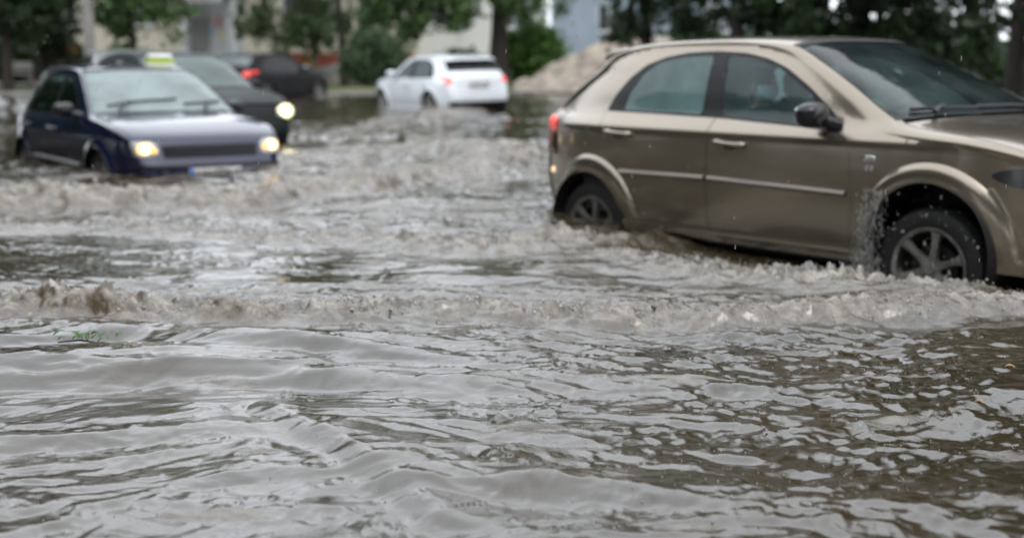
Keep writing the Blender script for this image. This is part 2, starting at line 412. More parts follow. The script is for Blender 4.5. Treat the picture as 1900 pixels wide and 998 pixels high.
def build_water():
    th = np.concatenate([np.linspace(-180, -27, 100), np.linspace(-26.6, 26.6, 1000), np.linspace(27, 180, 100)]) * math.pi / 180
    r = [.02, .3, .7, 1.2]
    while r[-1] < 62:
        q = r[-1]; r.append(q + max(.010, .0025 * q if 4.9 < q < 6.5 else .0038 * q if q < 9 else .0042 * 9 + .009 * (q - 9)) * (3 if q < 2.4 else 1))
    r = np.array(r)
    A, B = np.meshgrid(r, th, indexing='ij')
    X, Y = A * np.sin(B), A * np.cos(B)
    h, foam, brown, ox, oy = water_height(X, Y)
    # rain drop rings
    g = np.random.default_rng(3)
    for k in range(260):
        u = g.uniform(0, 1900) if k % 3 else g.uniform(900, 1900); v = g.uniform(610, 998)
        x0, y0 = at(u, v); rr = g.uniform(.012, .05)
        m = (np.abs(X - x0) < .12) & (np.abs(Y - y0) < .12)
        d = np.hypot(X[m] - x0, Y[m] - y0)
        h[m] += .0022 * np.exp(-((d - rr) / .012) ** 2) + .001 * np.exp(-((d - rr * .4) / .008) ** 2)
    V = np.stack([X + ox, Y + oy, WZ + h], 2).reshape(-1, 3)
    n, m_ = X.shape
    I = (np.arange(n - 1)[:, None] * m_ + np.arange(m_ - 1)[None]).ravel()
    F = np.stack([I, I + 1, I + m_ + 1, I + m_], 1)[:, ::-1]
    m = bpy.data.materials.new('muddy_water'); m.use_nodes = True
    N = m.node_tree.nodes; l = m.node_tree.links; b = N['Principled BSDF']
    af = N.new('ShaderNodeAttribute'); af.attribute_name = 'foam'
    ab = N.new('ShaderNodeAttribute'); ab.attribute_name = 'brown'
    t = N.new('ShaderNodeTexCoord')
    mp = N.new('ShaderNodeMapping'); mp.inputs['Scale'].default_value = (1, 1.7, 1)
    l.new(t.outputs['Object'], mp.inputs[0])
    nz = N.new('ShaderNodeTexNoise'); nz.inputs['Scale'].default_value = 38; nz.inputs['Detail'].default_value = 5; nz.inputs['Roughness'].default_value = .65
    n2 = N.new('ShaderNodeTexNoise'); n2.inputs['Scale'].default_value = 1.1; n2.inputs['Detail'].default_value = 4
    l.new(mp.outputs[0], nz.inputs['Vector']); l.new(mp.outputs[0], n2.inputs['Vector'])
    c0 = N.new('ShaderNodeMix'); c0.data_type = 'RGBA'; c0.inputs[6].default_value = (.015, .013, .006, 1); c0.inputs[7].default_value = (.050, .036, .020, 1)
    l.new(n2.outputs['Fac'], c0.inputs[0])
    c1 = N.new('ShaderNodeMix'); c1.data_type = 'RGBA'; c1.inputs[7].default_value = (.11, .072, .040, 1)
    l.new(ab.outputs['Fac'], c1.inputs[0]); l.new(c0.outputs[2], c1.inputs[6])
    fa = N.new('ShaderNodeMath'); fa.operation = 'MULTIPLY_ADD'; fa.inputs[2].default_value = 0; fa.use_clamp = True
    mr = N.new('ShaderNodeMapRange'); mr.inputs[1].default_value = .30; mr.inputs[2].default_value = .62; mr.inputs[3].default_value = .35; mr.inputs[4].default_value = 1.15
    l.new(nz.outputs['Fac'], mr.inputs[0]); l.new(af.outputs['Fac'], fa.inputs[0]); l.new(mr.outputs[0], fa.inputs[1])
    n3 = N.new('ShaderNodeTexNoise'); n3.inputs['Scale'].default_value = 7; n3.inputs['Detail'].default_value = 8; n3.inputs['Roughness'].default_value = .68; l.new(mp.outputs[0], n3.inputs['Vector'])
    m3 = N.new('ShaderNodeMapRange'); m3.inputs[1].default_value = .41; m3.inputs[2].default_value = .57; l.new(n3.outputs['Fac'], m3.inputs[0])
    c3 = N.new('ShaderNodeMix'); c3.data_type = 'RGBA'; c3.inputs[6].default_value = (.070, .052, .032, 1); c3.inputs[7].default_value = (.41, .385, .335, 1); l.new(m3.outputs[0], c3.inputs[0])
    c2 = N.new('ShaderNodeMix'); c2.data_type = 'RGBA'; l.new(c3.outputs[2], c2.inputs[7])
    l.new(fa.outputs[0], c2.inputs[0]); l.new(c1.outputs[2], c2.inputs[6]); l.new(c2.outputs[2], b.inputs['Base Color'])
    ro = N.new('ShaderNodeMapRange'); ro.inputs[2].default_value = .45; ro.inputs[3].default_value = .03; ro.inputs[4].default_value = .65
    l.new(fa.outputs[0], ro.inputs[0]); l.new(ro.outputs[0], b.inputs['Roughness'])
    b.inputs['IOR'].default_value = 1.8
    bp = N.new('ShaderNodeBump'); bp.inputs['Strength'].default_value = .8; bd_ = N.new('ShaderNodeMapRange'); bd_.inputs[3].default_value = .0012; bd_.inputs[4].default_value = .016; l.new(fa.outputs[0], bd_.inputs[0]); l.new(bd_.outputs[0], bp.inputs['Distance'])
    l.new(nz.outputs['Fac'], bp.inputs['Height']); l.new(bp.outputs[0], b.inputs['Normal'])
    quick_mesh('water', V, F, m, attrs={'foam': foam.ravel(), 'brown': brown.ravel()}, kind='structure')
    return
build_water()
# ---- droplets thrown off the crests and the wheels
def add_drops(name, P, S, stretch, label, material, seed=0):
    """P (n,3) centres, S (n,) radii: small octahedral drops with their own tilt"""
    g = np.random.default_rng(seed)
    base = np.array([(1, 0, 0), (-1, 0, 0), (0, 1, 0), (0, -1, 0), (0, 0, 1), (0, 0, -1), (.62, .62, .62), (-.62, .62, .62), (.62, -.62, .62), (-.62, -.62, .62), (.62, .62, -.62), (-.62, .62, -.62), (.62, -.62, -.62), (-.62, -.62, -.62)])
    fc = []
    cor = {}
    for i in range(6, 14): cor[tuple(np.sign(base[i]).astype(int))] = i
    for ax in range(3):
        for s_ in (1, -1):
            k = [i for i in range(6) if base[i][ax] == s_][0]
            o1, o2 = [q for q in range(3) if q != ax]
            ring = []
            for (p, q) in ((1, 1), (-1, 1), (-1, -1), (1, -1)):
                t = [0, 0, 0]; t[ax] = s_; t[o1] = p; t[o2] = q; ring.append(cor[tuple(t)])
            for j in range(4): fc.append((k, ring[j], ring[(j + 1) % 4]))
    fc = np.array(fc)
    n = len(P)
    V = base[None] * S[:, None, None] * np.stack([np.ones(n), np.ones(n), stretch], 1)[:, None, :]
    V = V * (1 + .25 * g.uniform(-1, 1, V.shape[:2])[..., None])
    V = V + P[:, None, :]
    Fa = fc[None] + (np.arange(n) * len(base))[:, None, None]
    return quick_mesh(name, V.reshape(-1, 3), Fa.reshape(-1, 3), material, kind='stuff', label=label, cat='water spray')

spray_m = mat('spray_foam', (.38, .34, .29), .3)
drop_m = mat('clear_drops', (.30, .30, .29), .08)
g = np.random.default_rng(11)
Ps, Ss = [], []
for r, n_ in ((RIDGES[0], 3600), (RIDGES[1], 3000), (RIDGES[2], 500), (RIDGES[4], 500), (RIDGES[6], 2600), (RIDGES[5], 400)):
    seg = np.concatenate([[0], np.cumsum(np.hypot(*np.diff(r.P, axis=0).T))])
    t = g.uniform(0, seg[-1], n_)
    xx = np.interp(t, seg, r.P[:, 0]); yy = np.interp(t, seg, r.P[:, 1])
    yy = yy + g.normal(0, 1, n_) * r.wb * .5 + r.wb * .1
    cl = sstep(-.1, .5, pn(xx * 2.5, yy * 2.5, 33)); keep = g.uniform(0, 1, n_) < .25 + .75 * cl
    xx, yy = xx[keep], yy[keep]
    h = water_height(xx, yy)[0]
    k = max(1, yy.mean() / 6) ** .7
    zz = WZ + h + np.abs(g.normal(0, 1, len(xx))) * .010 * k
    Ps.append(np.stack([xx, yy, zz], 1)); Ss.append(np.exp(g.normal(-6.15, .5, len(xx))) * k)
P = np.concatenate(Ps); S = np.concatenate(Ss)
add_drops('water_spray', P, S, np.full(len(P), .8), 'pale foam and spray thrown up along the wave crests', spray_m, 1)

# rain: drops bouncing off the water in front, and falling through the air
n_ = 420
uu = np.where(g.uniform(0, 1, n_) < .7, g.uniform(950, 1900, n_), g.uniform(0, 1900, n_)); vv = g.uniform(600, 998, n_)
XY = np.array([at(a, b) for a, b in zip(uu, vv)])
hh = water_height(XY[:, 0], XY[:, 1])[0]
P = np.stack([XY[:, 0], XY[:, 1], WZ + hh + np.abs(g.normal(0, .006, n_))], 1)
P2 = np.stack([g.uniform(-3.5, 4.5, 260), g.uniform(3.5, 9, 260), g.uniform(.3, 2.2, 260)], 1)
P = np.concatenate([P, P2])
add_drops('raindrops', P, np.concatenate([np.exp(g.normal(-6.6, .35, n_)), np.full(260, .0012)]), np.concatenate([np.full(n_, 1.1), np.full(260, 7.)]),
          'raindrops falling and bouncing on the brown flood water', drop_m, 2)

# ================================================================== CARS
def hermite(xs, ys):
    """smooth 1-D interpolation with finite-difference tangents"""
    xs = np.array(xs, float); ys = np.array(ys, float)
    d = np.diff(ys) / np.diff(xs); m = np.concatenate([[d[0]], np.where(d[:-1] * d[1:] > 0, 2 * d[:-1] * d[1:] / (d[:-1] + d[1:] + 1e-12), 0), [d[-1]]])
    def f(x):
        x = np.clip(np.asarray(x, float), xs[0], xs[-1]); i = np.clip(np.searchsorted(xs, x) - 1, 0, len(xs) - 2)
        h = xs[i + 1] - xs[i]; t = (x - xs[i]) / h
        return (2 * t ** 3 - 3 * t ** 2 + 1) * ys[i] + (t ** 3 - 2 * t ** 2 + t) * h * m[i] + (-2 * t ** 3 + 3 * t ** 2) * ys[i + 1] + (t ** 3 - t ** 2) * h * m[i + 1]
    return f

def catmull(P):
    P = np.array(P, float)
    Q = np.concatenate([[2 * P[0] - P[1]], P, [2 * P[-1] - P[-2]]])
    def f(u):
        u = np.clip(np.asarray(u, float), 0, len(P) - 1 - 1e-9); i = u.astype(int); t = (u - i)[..., None]
        a, b, c, d = Q[i], Q[i + 1], Q[i + 2], Q[i + 3]
        return .5 * (2 * b + (c - a) * t + (2 * a - 5 * b + 4 * c - d) * t ** 2 + (3 * b - 3 * c + d - a) * t ** 3)
    return f

def inpoly(P, poly):
    x, y = P[:, 0], P[:, 1]; r = np.zeros(len(P), bool); n = len(poly)
    for i in range(n):
        x1, y1 = poly[i]; x2, y2 = poly[(i + 1) % n]
        if y1 == y2: continue
        c = ((y1 > y) != (y2 > y)) & (x < (x2 - x1) * (y - y1) / (y2 - y1) + x1)
        r ^= c
    return r

def smooth_poly(pts, n=6, closed=True):
    """round a polygon outline by two passes of corner cutting"""
    P = densify(pts, .11, closed)
    for _ in range(2):
        Q = []
        m = len(P)
        for i in range(m if closed else m - 1):
            a, b = P[i], P[(i + 1) % m]; Q += [a * .78 + b * .22, a * .22 + b * .78]
        P = np.array(Q)
    return P

def densify(P, step=.03, closed=True):
    out = []; m = len(P)
    for i in range(m if closed else m - 1):
        a, b = np.array(P[i]), np.array(P[(i + 1) % m]); k = max(1, int(np.ceil(np.hypot(*(b - a)) / step)))
        for j in range(k): out.append(a + (b - a) * j / k)
    if not closed: out.append(np.array(P[-1]))
    return np.array(out)

def inset(P, d):
    P = np.array(P, float); m = len(P)
    area = .5 * np.sum(P[:, 0] * np.roll(P[:, 1], -1) - np.roll(P[:, 0], -1) * P[:, 1])
    if area < 0: P = P[::-1].copy()
    e = np.roll(P, -1, 0) - P; nn = np.stack([-e[:, 1], e[:, 0]], 1); nn /= np.linalg.norm(nn, axis=1)[:, None] + 1e-9
    b = nn + np.roll(nn, 1, 0); b /= np.maximum(np.linalg.norm(b, axis=1)[:, None], .5)
    return P + b * d

TH = np.radians(np.concatenate([np.linspace(0, 48, 13), np.linspace(52, 76, 9), np.linspace(79, 90, 6)]))   # cross-section angles

class Car:
    def __init__(s, spec):
        s.sp = spec
        s.base = hermite(*zip(*spec['base']))
        s.E = catmull(spec['st'])                       # xe, ze, xc, zc, p
    def W(s, x, z, flare=True):
        sp = s.sp; x = np.asarray(x, float); z = np.asarray(z, float)
        w = s.base(z)
        xr, lr, ar, pr = sp['rear_taper']; xf, lf, af, pf = sp['front_taper']
        w = w - np.clip((xr - x) / lr, 0, 2) ** pr * ar - np.clip((x - xf) / lf, 0, 2) ** pf * af
        w = w - np.clip((z - .92) / .3, 0, 1) * .05 * np.clip((.8 - x) / 1.0, 0, 1.4) ** 2
        if flare:
            for (cx, cz, ri, ro_) in sp['arch']:
                r = np.hypot(x - cx, z - cz)
                t = np.clip((r - ri) / (ro_ - ri), 0, 1)
                w = w + sp['flare'] * np.sqrt(np.clip(1 - t ** 2.2, 0, 1)) * (r < ro_ + .001)
        return w
    def S(s, u, th, off=0.):
        """the wrap-over surface: station u, cross-section angle th (0 = centre, pi/2 = side edge; negative = left)"""
        u = np.asarray(u, float); th = np.asarray(th, float)
        e = s.E(u); xe, ze, xc, zc, p = (e[..., k] for k in range(5))
        a = np.abs(th); t = np.sin(a) ** (2 / p); r = np.clip(np.cos(a), 0, 1) ** (2 / p)
        y = s.W(xe, ze, False) * t * np.where(th < 0, 1, -1)
        G = np.stack([xe + (xc - xe) * r, y, ze + (zc - ze) * r], -1)
        if off:
            du = (s.S(u + .02, th) - s.S(u - .02, th))
            dt = (s.S(u, th + .01) - s.S(u, th - .01))
            n = np.cross(du, dt); n /= np.linalg.norm(n, axis=-1)[..., None] + 1e-12
            c = np.array([1.3, 0, .7]); sg = np.sign(np.sum(n * (G - c), -1))[..., None]
            G = G + n * sg * off
        return G
    def patch(s, u0, u1, t0, t1, off=0., nu=8, nt=8):
        """rectangular piece of that surface; angles in degrees"""
        U, T = np.meshgrid(np.linspace(u0, u1, nu), np.radians(np.linspace(t0, t1, nt)), indexing='ij')
        return s.S(U, T, off)
    def lens(s, u0, u1, t0, t1, off, nu=8, nt=10, mb=None, mi=0, pow_=3.5):
        """rounded (superellipse) piece of the surface, with a skirt that closes on the bodywork"""
        a = np.linspace(0, 2 * math.pi, 28, endpoint=False)
        sp = lambda q: np.sign(q) * np.abs(q) ** (2 / pow_)
        cu, ct = (u0 + u1) / 2, (t0 + t1) / 2
        rings = []
        for k, o in ((0., off * 1.25), (.5, off * 1.2), (.85, off * 1.05), (.97, off * .7), (1., -.004)):
            rings.append(s.S(cu + k * (u1 - u0) / 2 * sp(np.sin(a)), np.radians(ct + k * (t1 - t0) / 2 * sp(np.cos(a))), 0.0001 + o))
        mb = mb or MB(); mb.grid(np.array(rings), mi, closed=True)
        return mb
    def side_regions(s, regions, step=.035, lines=()):
        """regions: name -> outline in (x, z).  One constrained triangulation; returns name -> (V2, tris)"""
        V, Eg = [], []
        for P in list(regions.values()):
            n0 = len(V); V += [tuple(p) for p in P]; Eg += [(n0 + i, n0 + (i + 1) % len(P)) for i in range(len(P))]
        C = np.array(V)
        x0, z0 = C.min(0); x1, z1 = C.max(0)
        gx = np.arange(x0 + .01, x1, step); gz = np.arange(z0 + .01, z1, step * .8)
        G = np.array([(a + (j % 2) * step / 2, b) for j, b in enumerate(gz) for a in gx])
        ex = []
        for (cx, cz, ri, ro_) in s.sp['arch']:
            for r in np.linspace(ri + .012, ro_ + .006, 9):
                a = np.linspace(0, math.pi, 60); ex.append(np.stack([cx + r * np.cos(a), cz + r * np.sin(a)], 1))
            G = G[np.abs(np.hypot(G[:, 0] - cx, G[:, 1] - cz) - (ri + ro_) / 2) > (ro_ - ri) / 2 + .02]
        G = np.concatenate([G] + ex)
        d = np.min(np.hypot(G[:, None, 0] - C[None, :, 0], G[:, None, 1] - C[None, :, 1]), 1)
        G = G[d > .009]
        G = G[(G[:, 0] > x0) & (G[:, 1] > z0)]
        allv = [Vector(p) for p in V] + [Vector(p) for p in G]
        vo, eo, fo, *_ = geometry.delaunay_2d_cdt(allv, Eg, [], 0, 1e-5, False)
        P = np.array([tuple(v) for v in vo]); T = np.array([f for f in fo if len(f) == 3])
        cen = P[T].mean(1)
        return P, T, cen

def arch_path(cx, cz, r, zb, n=40):
    """points along the arch from its front foot over the top to its rear foot"""
    a0 = math.asin((zb - cz) / r)
    a = np.linspace(a0, math.pi - a0, n)
    return np.stack([cx + r * np.cos(a), cz + r * np.sin(a)], 1)

def make_wheel(parent, c, side, r=.31, spokes=6, steer=0., rim_m=None, w=.2, r_rim=.205):
    """side -1 = right (y < 0)"""
    wh = bpy.data.objects.new('wheel', None); COL.objects.link(wh); wh.parent = parent
    wh.location = c; wh.rotation_euler = (0, 0, steer); wh.empty_display_size = .1
    s = side; h = w / 2
    t = MB(); q = r - r_rim
    t.lathe([(r_rim - .01, -h * .8), (r_rim + .01, -h * .95), (r_rim + q * .5, -h), (r - .02, -h * .9), (r - .002, -h * .6), (r, 0), (r - .002, h * .6), (r - .02, h * .9), (r_rim + q * .5, h), (r_rim + .01, h * .95), (r_rim - .01, h * .8)], n=56)
    t.build('tyre', mat('tyre_rubber', (.012, .012, .012), .55), wh)
    m = MB(); o = s * h
    m.lathe([(r_rim + .004, o * .93), (r_rim + .002, o * 1.0), (r_rim - .008, o * .98), (r_rim - .018, o * .9), (r_rim - .022, o * .3), (r_rim - .03, -o * .6)], n=56)
    m.lathe([(.0, o * .86), (.028, o * .86), (.032, o * .80), (.06, o * .74), (.065, o * .6)], n=32)
    for k in range(spokes):
        a = 2 * math.pi * k / spokes + .35
        G = []
        for rr, ww, dd in ((.045, .030, .76), (.09, .021, .80), (.14, .020, .86), (r_rim - .02, .034, .93)):
            row = []
            for (p, dq) in ((-1, -.22), (-.8, 0), (0, .04), (.8, 0), (1, -.22)):
                yy = o * (dd + dq); tx = p * ww
                row.append((rr * math.cos(a) - tx * math.sin(a), yy, rr * math.sin(a) + tx * math.cos(a)))
            G.append(row)
        m.grid(np.array(G))
    for k in range(5):
        a = 2 * math.pi * k / 5; m.ell((.04 * math.cos(a), o * .78, .04 * math.sin(a)), (.007, .006, .007), 8, 6)
    m.build('rim', rim_m or mat('alloy_rim', (.42, .41, .39), .32, metal=.8, noise=.45, nscale=14), wh, smooth=True)
    d = MB(); d.lathe([(0, o * .25), (.13, o * .25), (.135, o * .15), (.135, o * -.1)], n=32)
    d.build('brake_disc', mat('dark_metal', (.03, .028, .025), .5, metal=.5), wh)
    return wh

def build_car(name, spec, loc, rz, label, cat='car', group=None, lite=False, roll=0.):
    car = Car(spec); sp = spec
    root = empty(name, loc, rz, label=label, cat=cat, group=group)
    root.rotation_euler = (roll, 0, rz)
    paint = sp['paint']; black = mat('black_trim', (.008, .008, .009), .4, spec=.25); rubber = mat('black_rubber', (.008, .008, .008), .6)
    gl_side = sp['glass_side']; gl_front = sp['glass_front']
    NS = len(sp['st']) - 1; sub = 3 if lite else 5
    U = np.linspace(0, NS, NS * sub + 1)
    UG = sp['u']     # station numbers of the seams
    edge = car.E(U)[:, :2]
    # ---- side outline: edge curve from the rear bottom to the front bottom, then back along sill and arches
    (fx, fz, fr, _), (rx, rz_, rr, _) = sp['arch']
    zb = sp['sill_z']
    low = [arch_path(fx, fz, fr, zb), arch_path(rx, rz_, rr, zb)]
    lower = np.concatenate([low[0], densify([low[0][-1], low[1][0]], .05, False)[1:-1], low[1]])
    z_f = edge[-1][1]; z_r = edge[0][1]
    outline = np.concatenate([edge, lower])
    dlo = smooth_poly(sp['dlo']) if sp.get('round_dlo', True) else np.array(sp['dlo'])
    dlo = densify(dlo, .03)
    glasses = [densify(smooth_poly(g_), .03) for g_ in sp['glass']]
    doors = [densify(d_, .03) for d_ in sp['doors']]
    din = [inset(d_, .0035) for d_ in doors]
    regs = {'outline': outline, 'dlo': dlo}
    for i, q in enumerate(glasses): regs['g%d' % i] = q
    for i, q in enumerate(doors): regs['d%d' % i] = q; regs['e%d' % i] = din[i]
    P, T, cen = car.side_regions(regs, .06 if lite else .033)
    ins = {k: inpoly(cen, v) for k, v in regs.items()}
    W = car.W(P[:, 0], P[:, 1])
    # vertices on the body edge follow the unflared width so they weld to the wrap-over surface
    anyd = np.zeros(len(T), bool); anyg = np.zeros(len(T), bool)
    for i in range(len(doors)): anyd |= ins['d%d' % i]
    for i in range(len(glasses)): anyg |= ins['g%d' % i]
    body_f = ins['outline'] & ~ins['dlo'] & ~anyd
    def side_mesh(mask, sides=(-1, 1), off=0., rim=.0):
        mb = MB(); F_ = T[mask]
        used = np.unique(F_); idx = np.full(len(P), -1); idx[used] = np.arange(len(used)); F2 = idx[F_]
        a2 = P[F_]; ar = (a2[:, 1, 0] - a2[:, 0, 0]) * (a2[:, 2, 1] - a2[:, 0, 1]) - (a2[:, 1, 1] - a2[:, 0, 1]) * (a2[:, 2, 0] - a2[:, 0, 0])
        F2 = np.where((ar < 0)[:, None], F2[:, ::-1], F2)
        for s_ in sides:
            V = np.stack([P[used, 0], s_ * (W[used] + off), P[used, 1]], 1)
            mb.add(V, F2 if s_ < 0 else F2[:, ::-1])
            if rim:
                E_ = np.concatenate([F2[:, [0, 1]], F2[:, [1, 2]], F2[:, [2, 0]]]); key = np.sort(E_, 1)
                _, inv, cnt = np.unique(key, axis=0, return_inverse=True, return_counts=True)
                bd = E_[cnt[inv.ravel()] == 1]
                bv = np.unique(bd); m_ = {int(b): i for i, b in enumerate(bv)}
                V1 = V[bv]; V2 = V1.copy(); V2[:, 1] -= s_ * rim
                # leave the welded body edge alone
                f = []
                pe = set(map(tuple, np.round(edge, 4)))
                for a, b in bd:
                    pa, pb = tuple(np.round(V[a][[0, 2]], 4)), tuple(np.round(V[b][[0, 2]], 4))
                    if pa in pe and pb in pe: continue
                    i, j = m_[int(a)], m_[int(b)]; k = len(bv)
                    f.append((j, i, i + k, j + k) if s_ < 0 else (i, j, j + k, i + k))
                mb.add(np.concatenate([V1, V2]), f)
        return mb
    body = side_mesh(body_f, rim=.03)
    # ---- wrap-over surface
    TA = np.concatenate([-TH[::-1], TH[1:]])
    def top(u0, u1, keep=None):
        uu = U[(U >= u0 - 1e-6) & (U <= u1 + 1e-6)]
        Um, Tm = np.meshgrid(uu, TA, indexing='ij'); G = car.S(Um, Tm)
        return uu, G
    def cells(u0, u1, tmax=None, tmin=None, mb=None, off=0., mi=0):
        """grid cells between stations u0..u1; tmax = only |th| below, tmin = only |th| above (degrees)"""
        mb = mb or MB(); uu = U[(U >= u0 - 1e-6) & (U <= u1 + 1e-6)]
        Um, Tm = np.meshgrid(uu, TA, indexing='ij'); G = car.S(Um, Tm, off)
        nt = len(TA); f = []
        tm = np.degrees((np.abs(TA[1:]) + np.abs(TA[:-1])) / 2)
        for i in range(len(uu) - 1):
            for j in range(nt - 1):
                if tmax is not None and tm[j] > tmax: continue
                if tmin is not None and tm[j] < tmin: continue
                f.append((i * nt + j, i * nt + j + 1, (i + 1) * nt + j + 1, (i + 1) * nt + j))
        return mb.add(G.reshape(-1, 3), f, mi)
    gb0, gb1, r0, ws0, ws1, bn0, bn1 = UG['back0'], UG['back1'], UG['roof0'], UG['ws0'], UG['ws1'], UG['bon0'], UG['bon1']
    tw, tb, tbn, thg = UG['t_ws'], UG['t_back'], UG['t_bon'], UG['t_hatch']
    hatch0 = UG['hatch0']; d = 1 / sub
    cells(0, hatch0, mb=body); cells(hatch0, gb0 - d, tmin=thg, mb=body)
    cells(gb0 - d, gb1, tmin=max(tb, thg), mb=body); cells(gb1, ws0, mb=body)
    cells(ws0, ws1, tmin=tw, mb=body)
    cells(ws1, bn0, tmin=tbn, mb=body); cells(bn0, bn1, tmin=tbn, mb=body); cells(bn1 , NS, mb=body)
    bo = body.build('body', paint, root, smooth=True, merge=1)
    cells(bn0, bn1 - d * .0, tmax=tbn).build('bonnet', paint, root, merge=1)
    # shut lines: thin dark strips laid along the seams
    def strip_u(u0, u1, t, w_=.35, off=.0015):
        uu = np.linspace(u0, u1, 40)
        for sg in (-1, 1):
            sl = MB(); G = np.stack([car.S(uu, np.full(40, sg * R(t - w_)), off), car.S(uu, np.full(40, sg * R(t + w_)), off)], 1); sl.grid(G).build('shut_line', rubber, root)
    def strip_t(u, t, w_=.02, off=.0015):
        tt = np.radians(np.linspace(-t, t, 50))
        MB().grid(np.stack([car.S(np.full(50, u - w_), tt, off), car.S(np.full(50, u + w_), tt, off)], 1)).build('shut_line', rubber, root)
    strip_u(bn0, bn1, tbn); strip_t(bn1, tbn); strip_u(hatch0, gb0, thg); strip_t(hatch0, thg)
    # cowl, tailgate, glass
    cells(ws1, bn0, tmax=tbn, off=-.012).build('cowl', black, root)
    tg = cells(hatch0, gb0 - d, tmax=thg); tg.build('tailgate', sp.get('tail_paint', paint), root, merge=1)
    cells(gb0 - d, gb1, tmax=max(tb, thg), off=-.006).build('rear_window_frame', black if sp.get('dark_rear') else paint, root) if False else None
    cells(gb0 - d, gb1, tmax=tb, off=.001 if tb >= thg else -.001).build('rear_window', sp.get('glass_rear', gl_front), root)
    cells(ws0, ws1, tmax=tw, off=-.004).build('windshield', gl_front, root)
    def frit(u0, u1, t, wu, wt, off):
        fr_ = MB(); k = 40; uu = np.linspace(u0, u1, k)
        for sg in (-1, 1):
            fr_.grid(np.stack([car.S(uu, np.full(k, sg * R(t)), off), car.S(uu, np.full(k, sg * R(t - wt)), off)], 1))
        tt = np.radians(np.linspace(-t, t, k))
        for a, b in ((u0, u0 + wu), (u1, u1 - wu * .6)):
            fr_.grid(np.stack([car.S(np.full(k, a), tt, off), car.S(np.full(k, b), tt, off)], 1))
        fr_.build('window_seal', rubber, root)
    frit(ws0, ws1, tw, .18, 1.6, .002); frit(gb0 - d, gb1, tb, .18, 2., .003)
    # ---- doors with windows
    for i in range(len(doors)):
        for s_ in (-1, 1):
            dm = side_mesh(ins['e%d' % i] & ~ins['dlo'], (s_,), rim=.02)
            do = dm.build('door', paint, root)
            if i < len(sp['handles']):
                hx, hz = sp['handles'][i]; w0 = float(car.W(hx, hz))
                hm = MB()
                tilt = Matrix.Rotation(R(3.5), 4, 'Y')
                pts = [(hx - .105, s_ * (w0 + .004), hz + .004), (hx - .095, s_ * (w0 + .034), hz + .005), (hx, s_ * (w0 + .041), hz), (hx + .095, s_ * (w0 + .034), hz - .004), (hx + .105, s_ * (w0 + .004), hz - .005)]
                hm.tube(pts, [.014, .017, .015, .017, .014], 10)
                hm.ell((hx - .1, s_ * (w0 + .012), hz + .004), (.024, .022, .022), 12, 8)
                hm.ell((hx + .1, s_ * (w0 + .012), hz - .005), (.026, .022, .022), 12, 8)
                hm.build('handle', sp.get('handle_m', paint), do)
                rm = MB(); rm.ell((hx, s_ * (w0 - .001), hz - .006), (.075, .005, .030), 20, 8, p=2.2); rm.build('handle_recess', black, do)
            if i < len(glasses):
                wm = side_mesh(ins['g%d' % i], (s_,), off=-.006); wm.build('window', gl_side[i] if isinstance(gl_side, tuple) else gl_side, do)
    for i in range(len(doors), len(glasses)):
        for s_ in (-1, 1): side_mesh(ins['g%d' % i], (s_,), off=-.006).build('quarter_window', gl_side, root)
    side_mesh(ins['dlo'] & ~anyg & ins['outline'], off=-.002, rim=.02).build('window_trim', black, root)
    # ---- side mouldings, sills
    for s_ in (-1, 1):
        for (xa, za, xb, zb_) in sp['moulding']:
            n_ = 30; xs = np.linspace(xa, xb, n_); zs = np.linspace(za, zb_, n_); G = []
            for dz_, o_ in ((-.018, -.002), (-.014, .010), (0, .016), (.012, .010), (.018, -.002)):
                G.append(np.stack([xs, s_ * (car.W(xs, zs + dz_) + o_), zs + dz_], 1))
            MB().grid(np.array(G)).build('side_moulding', sp['mould_m'], root)
        n_ = 40; xa, xb = low[1][0][0] + .01, low[0][-1][0] - .01; xs = np.linspace(xa, xb, n_); zs = np.full(n_, zb); G = []
        for dz_, o_ in ((.05, -.004), (.045, .012), (.02, .020), (-.01, .014), (-.04, -.01), (-.045, -.07)):
            G.append(np.stack([xs, s_ * (car.W(xs, zs + .02) + o_), zs + dz_], 1))
        MB().grid(np.array(G)).build('sill', sp.get('sill_m', paint), root)
    # ---- wheels and wells
    well = MB()
    for (cx, cz, ri, _) in sp['arch']:
        for s_ in (-1, 1):
            a = np.linspace(-.35, math.pi + .35, 30); r_ = ri + .012
            w_ = float(car.W(cx, cz + ri + .02)) - .004
            G = np.array([np.stack([cx + r_ * np.cos(a), np.full(30, s_ * yy), cz + r_ * np.sin(a)], 1) for yy in (w_, .5)])
            well.grid(G); c_ = np.stack([cx + r_ * np.cos(a), np.full(30, s_ * .5), cz + r_ * np.sin(a)], 1)
            well.add(c_, [tuple(range(30))])
    x_r, x_f = rx + rr + .02, fx - fr - .02
    well.box(((x_r + x_f) / 2, 0, .20), (x_f - x_r, 1.42, .12), bev=.02)
    well.box(((x_f + x_r) / 2, 0, .3), (x_f - x_r, 1.30, .12))
    well.box(((fx + .35), 0, .42), (.65, .98, .44)); well.box(((fx - .25), 0, .55), (.5, .98, .5))
    well.box((rx + .05, 0, .42), (.9, .98, .42)); well.box((rx - rr - .05, 0, .45), (.3, 1.1, .3))
    well.build('underbody', rubber, root, smooth=False)
    for (cx, cz) in sp['wheels']:
        for s_ in (-1, 1):
            make_wheel(root, (cx, s_ * (float(car.W(cx, .6, False)) - .115), cz), s_, sp.get('r_wheel', .31), sp.get('spokes', 6), sp.get('steer', 0) if cx > 1 else 0, sp.get('rim_m'), r_rim=sp.get('r_rim', .205))
    # ---- cabin
    cab = mat('dark_cabin', (.018, .018, .02), .8); cl = mat('seat_cloth', (.035, .035, .038), .9, bump=.3, bscale=200)
    b_ = MB()
    b_.box((.9, 0, .33), (2.3, 1.36, .04))
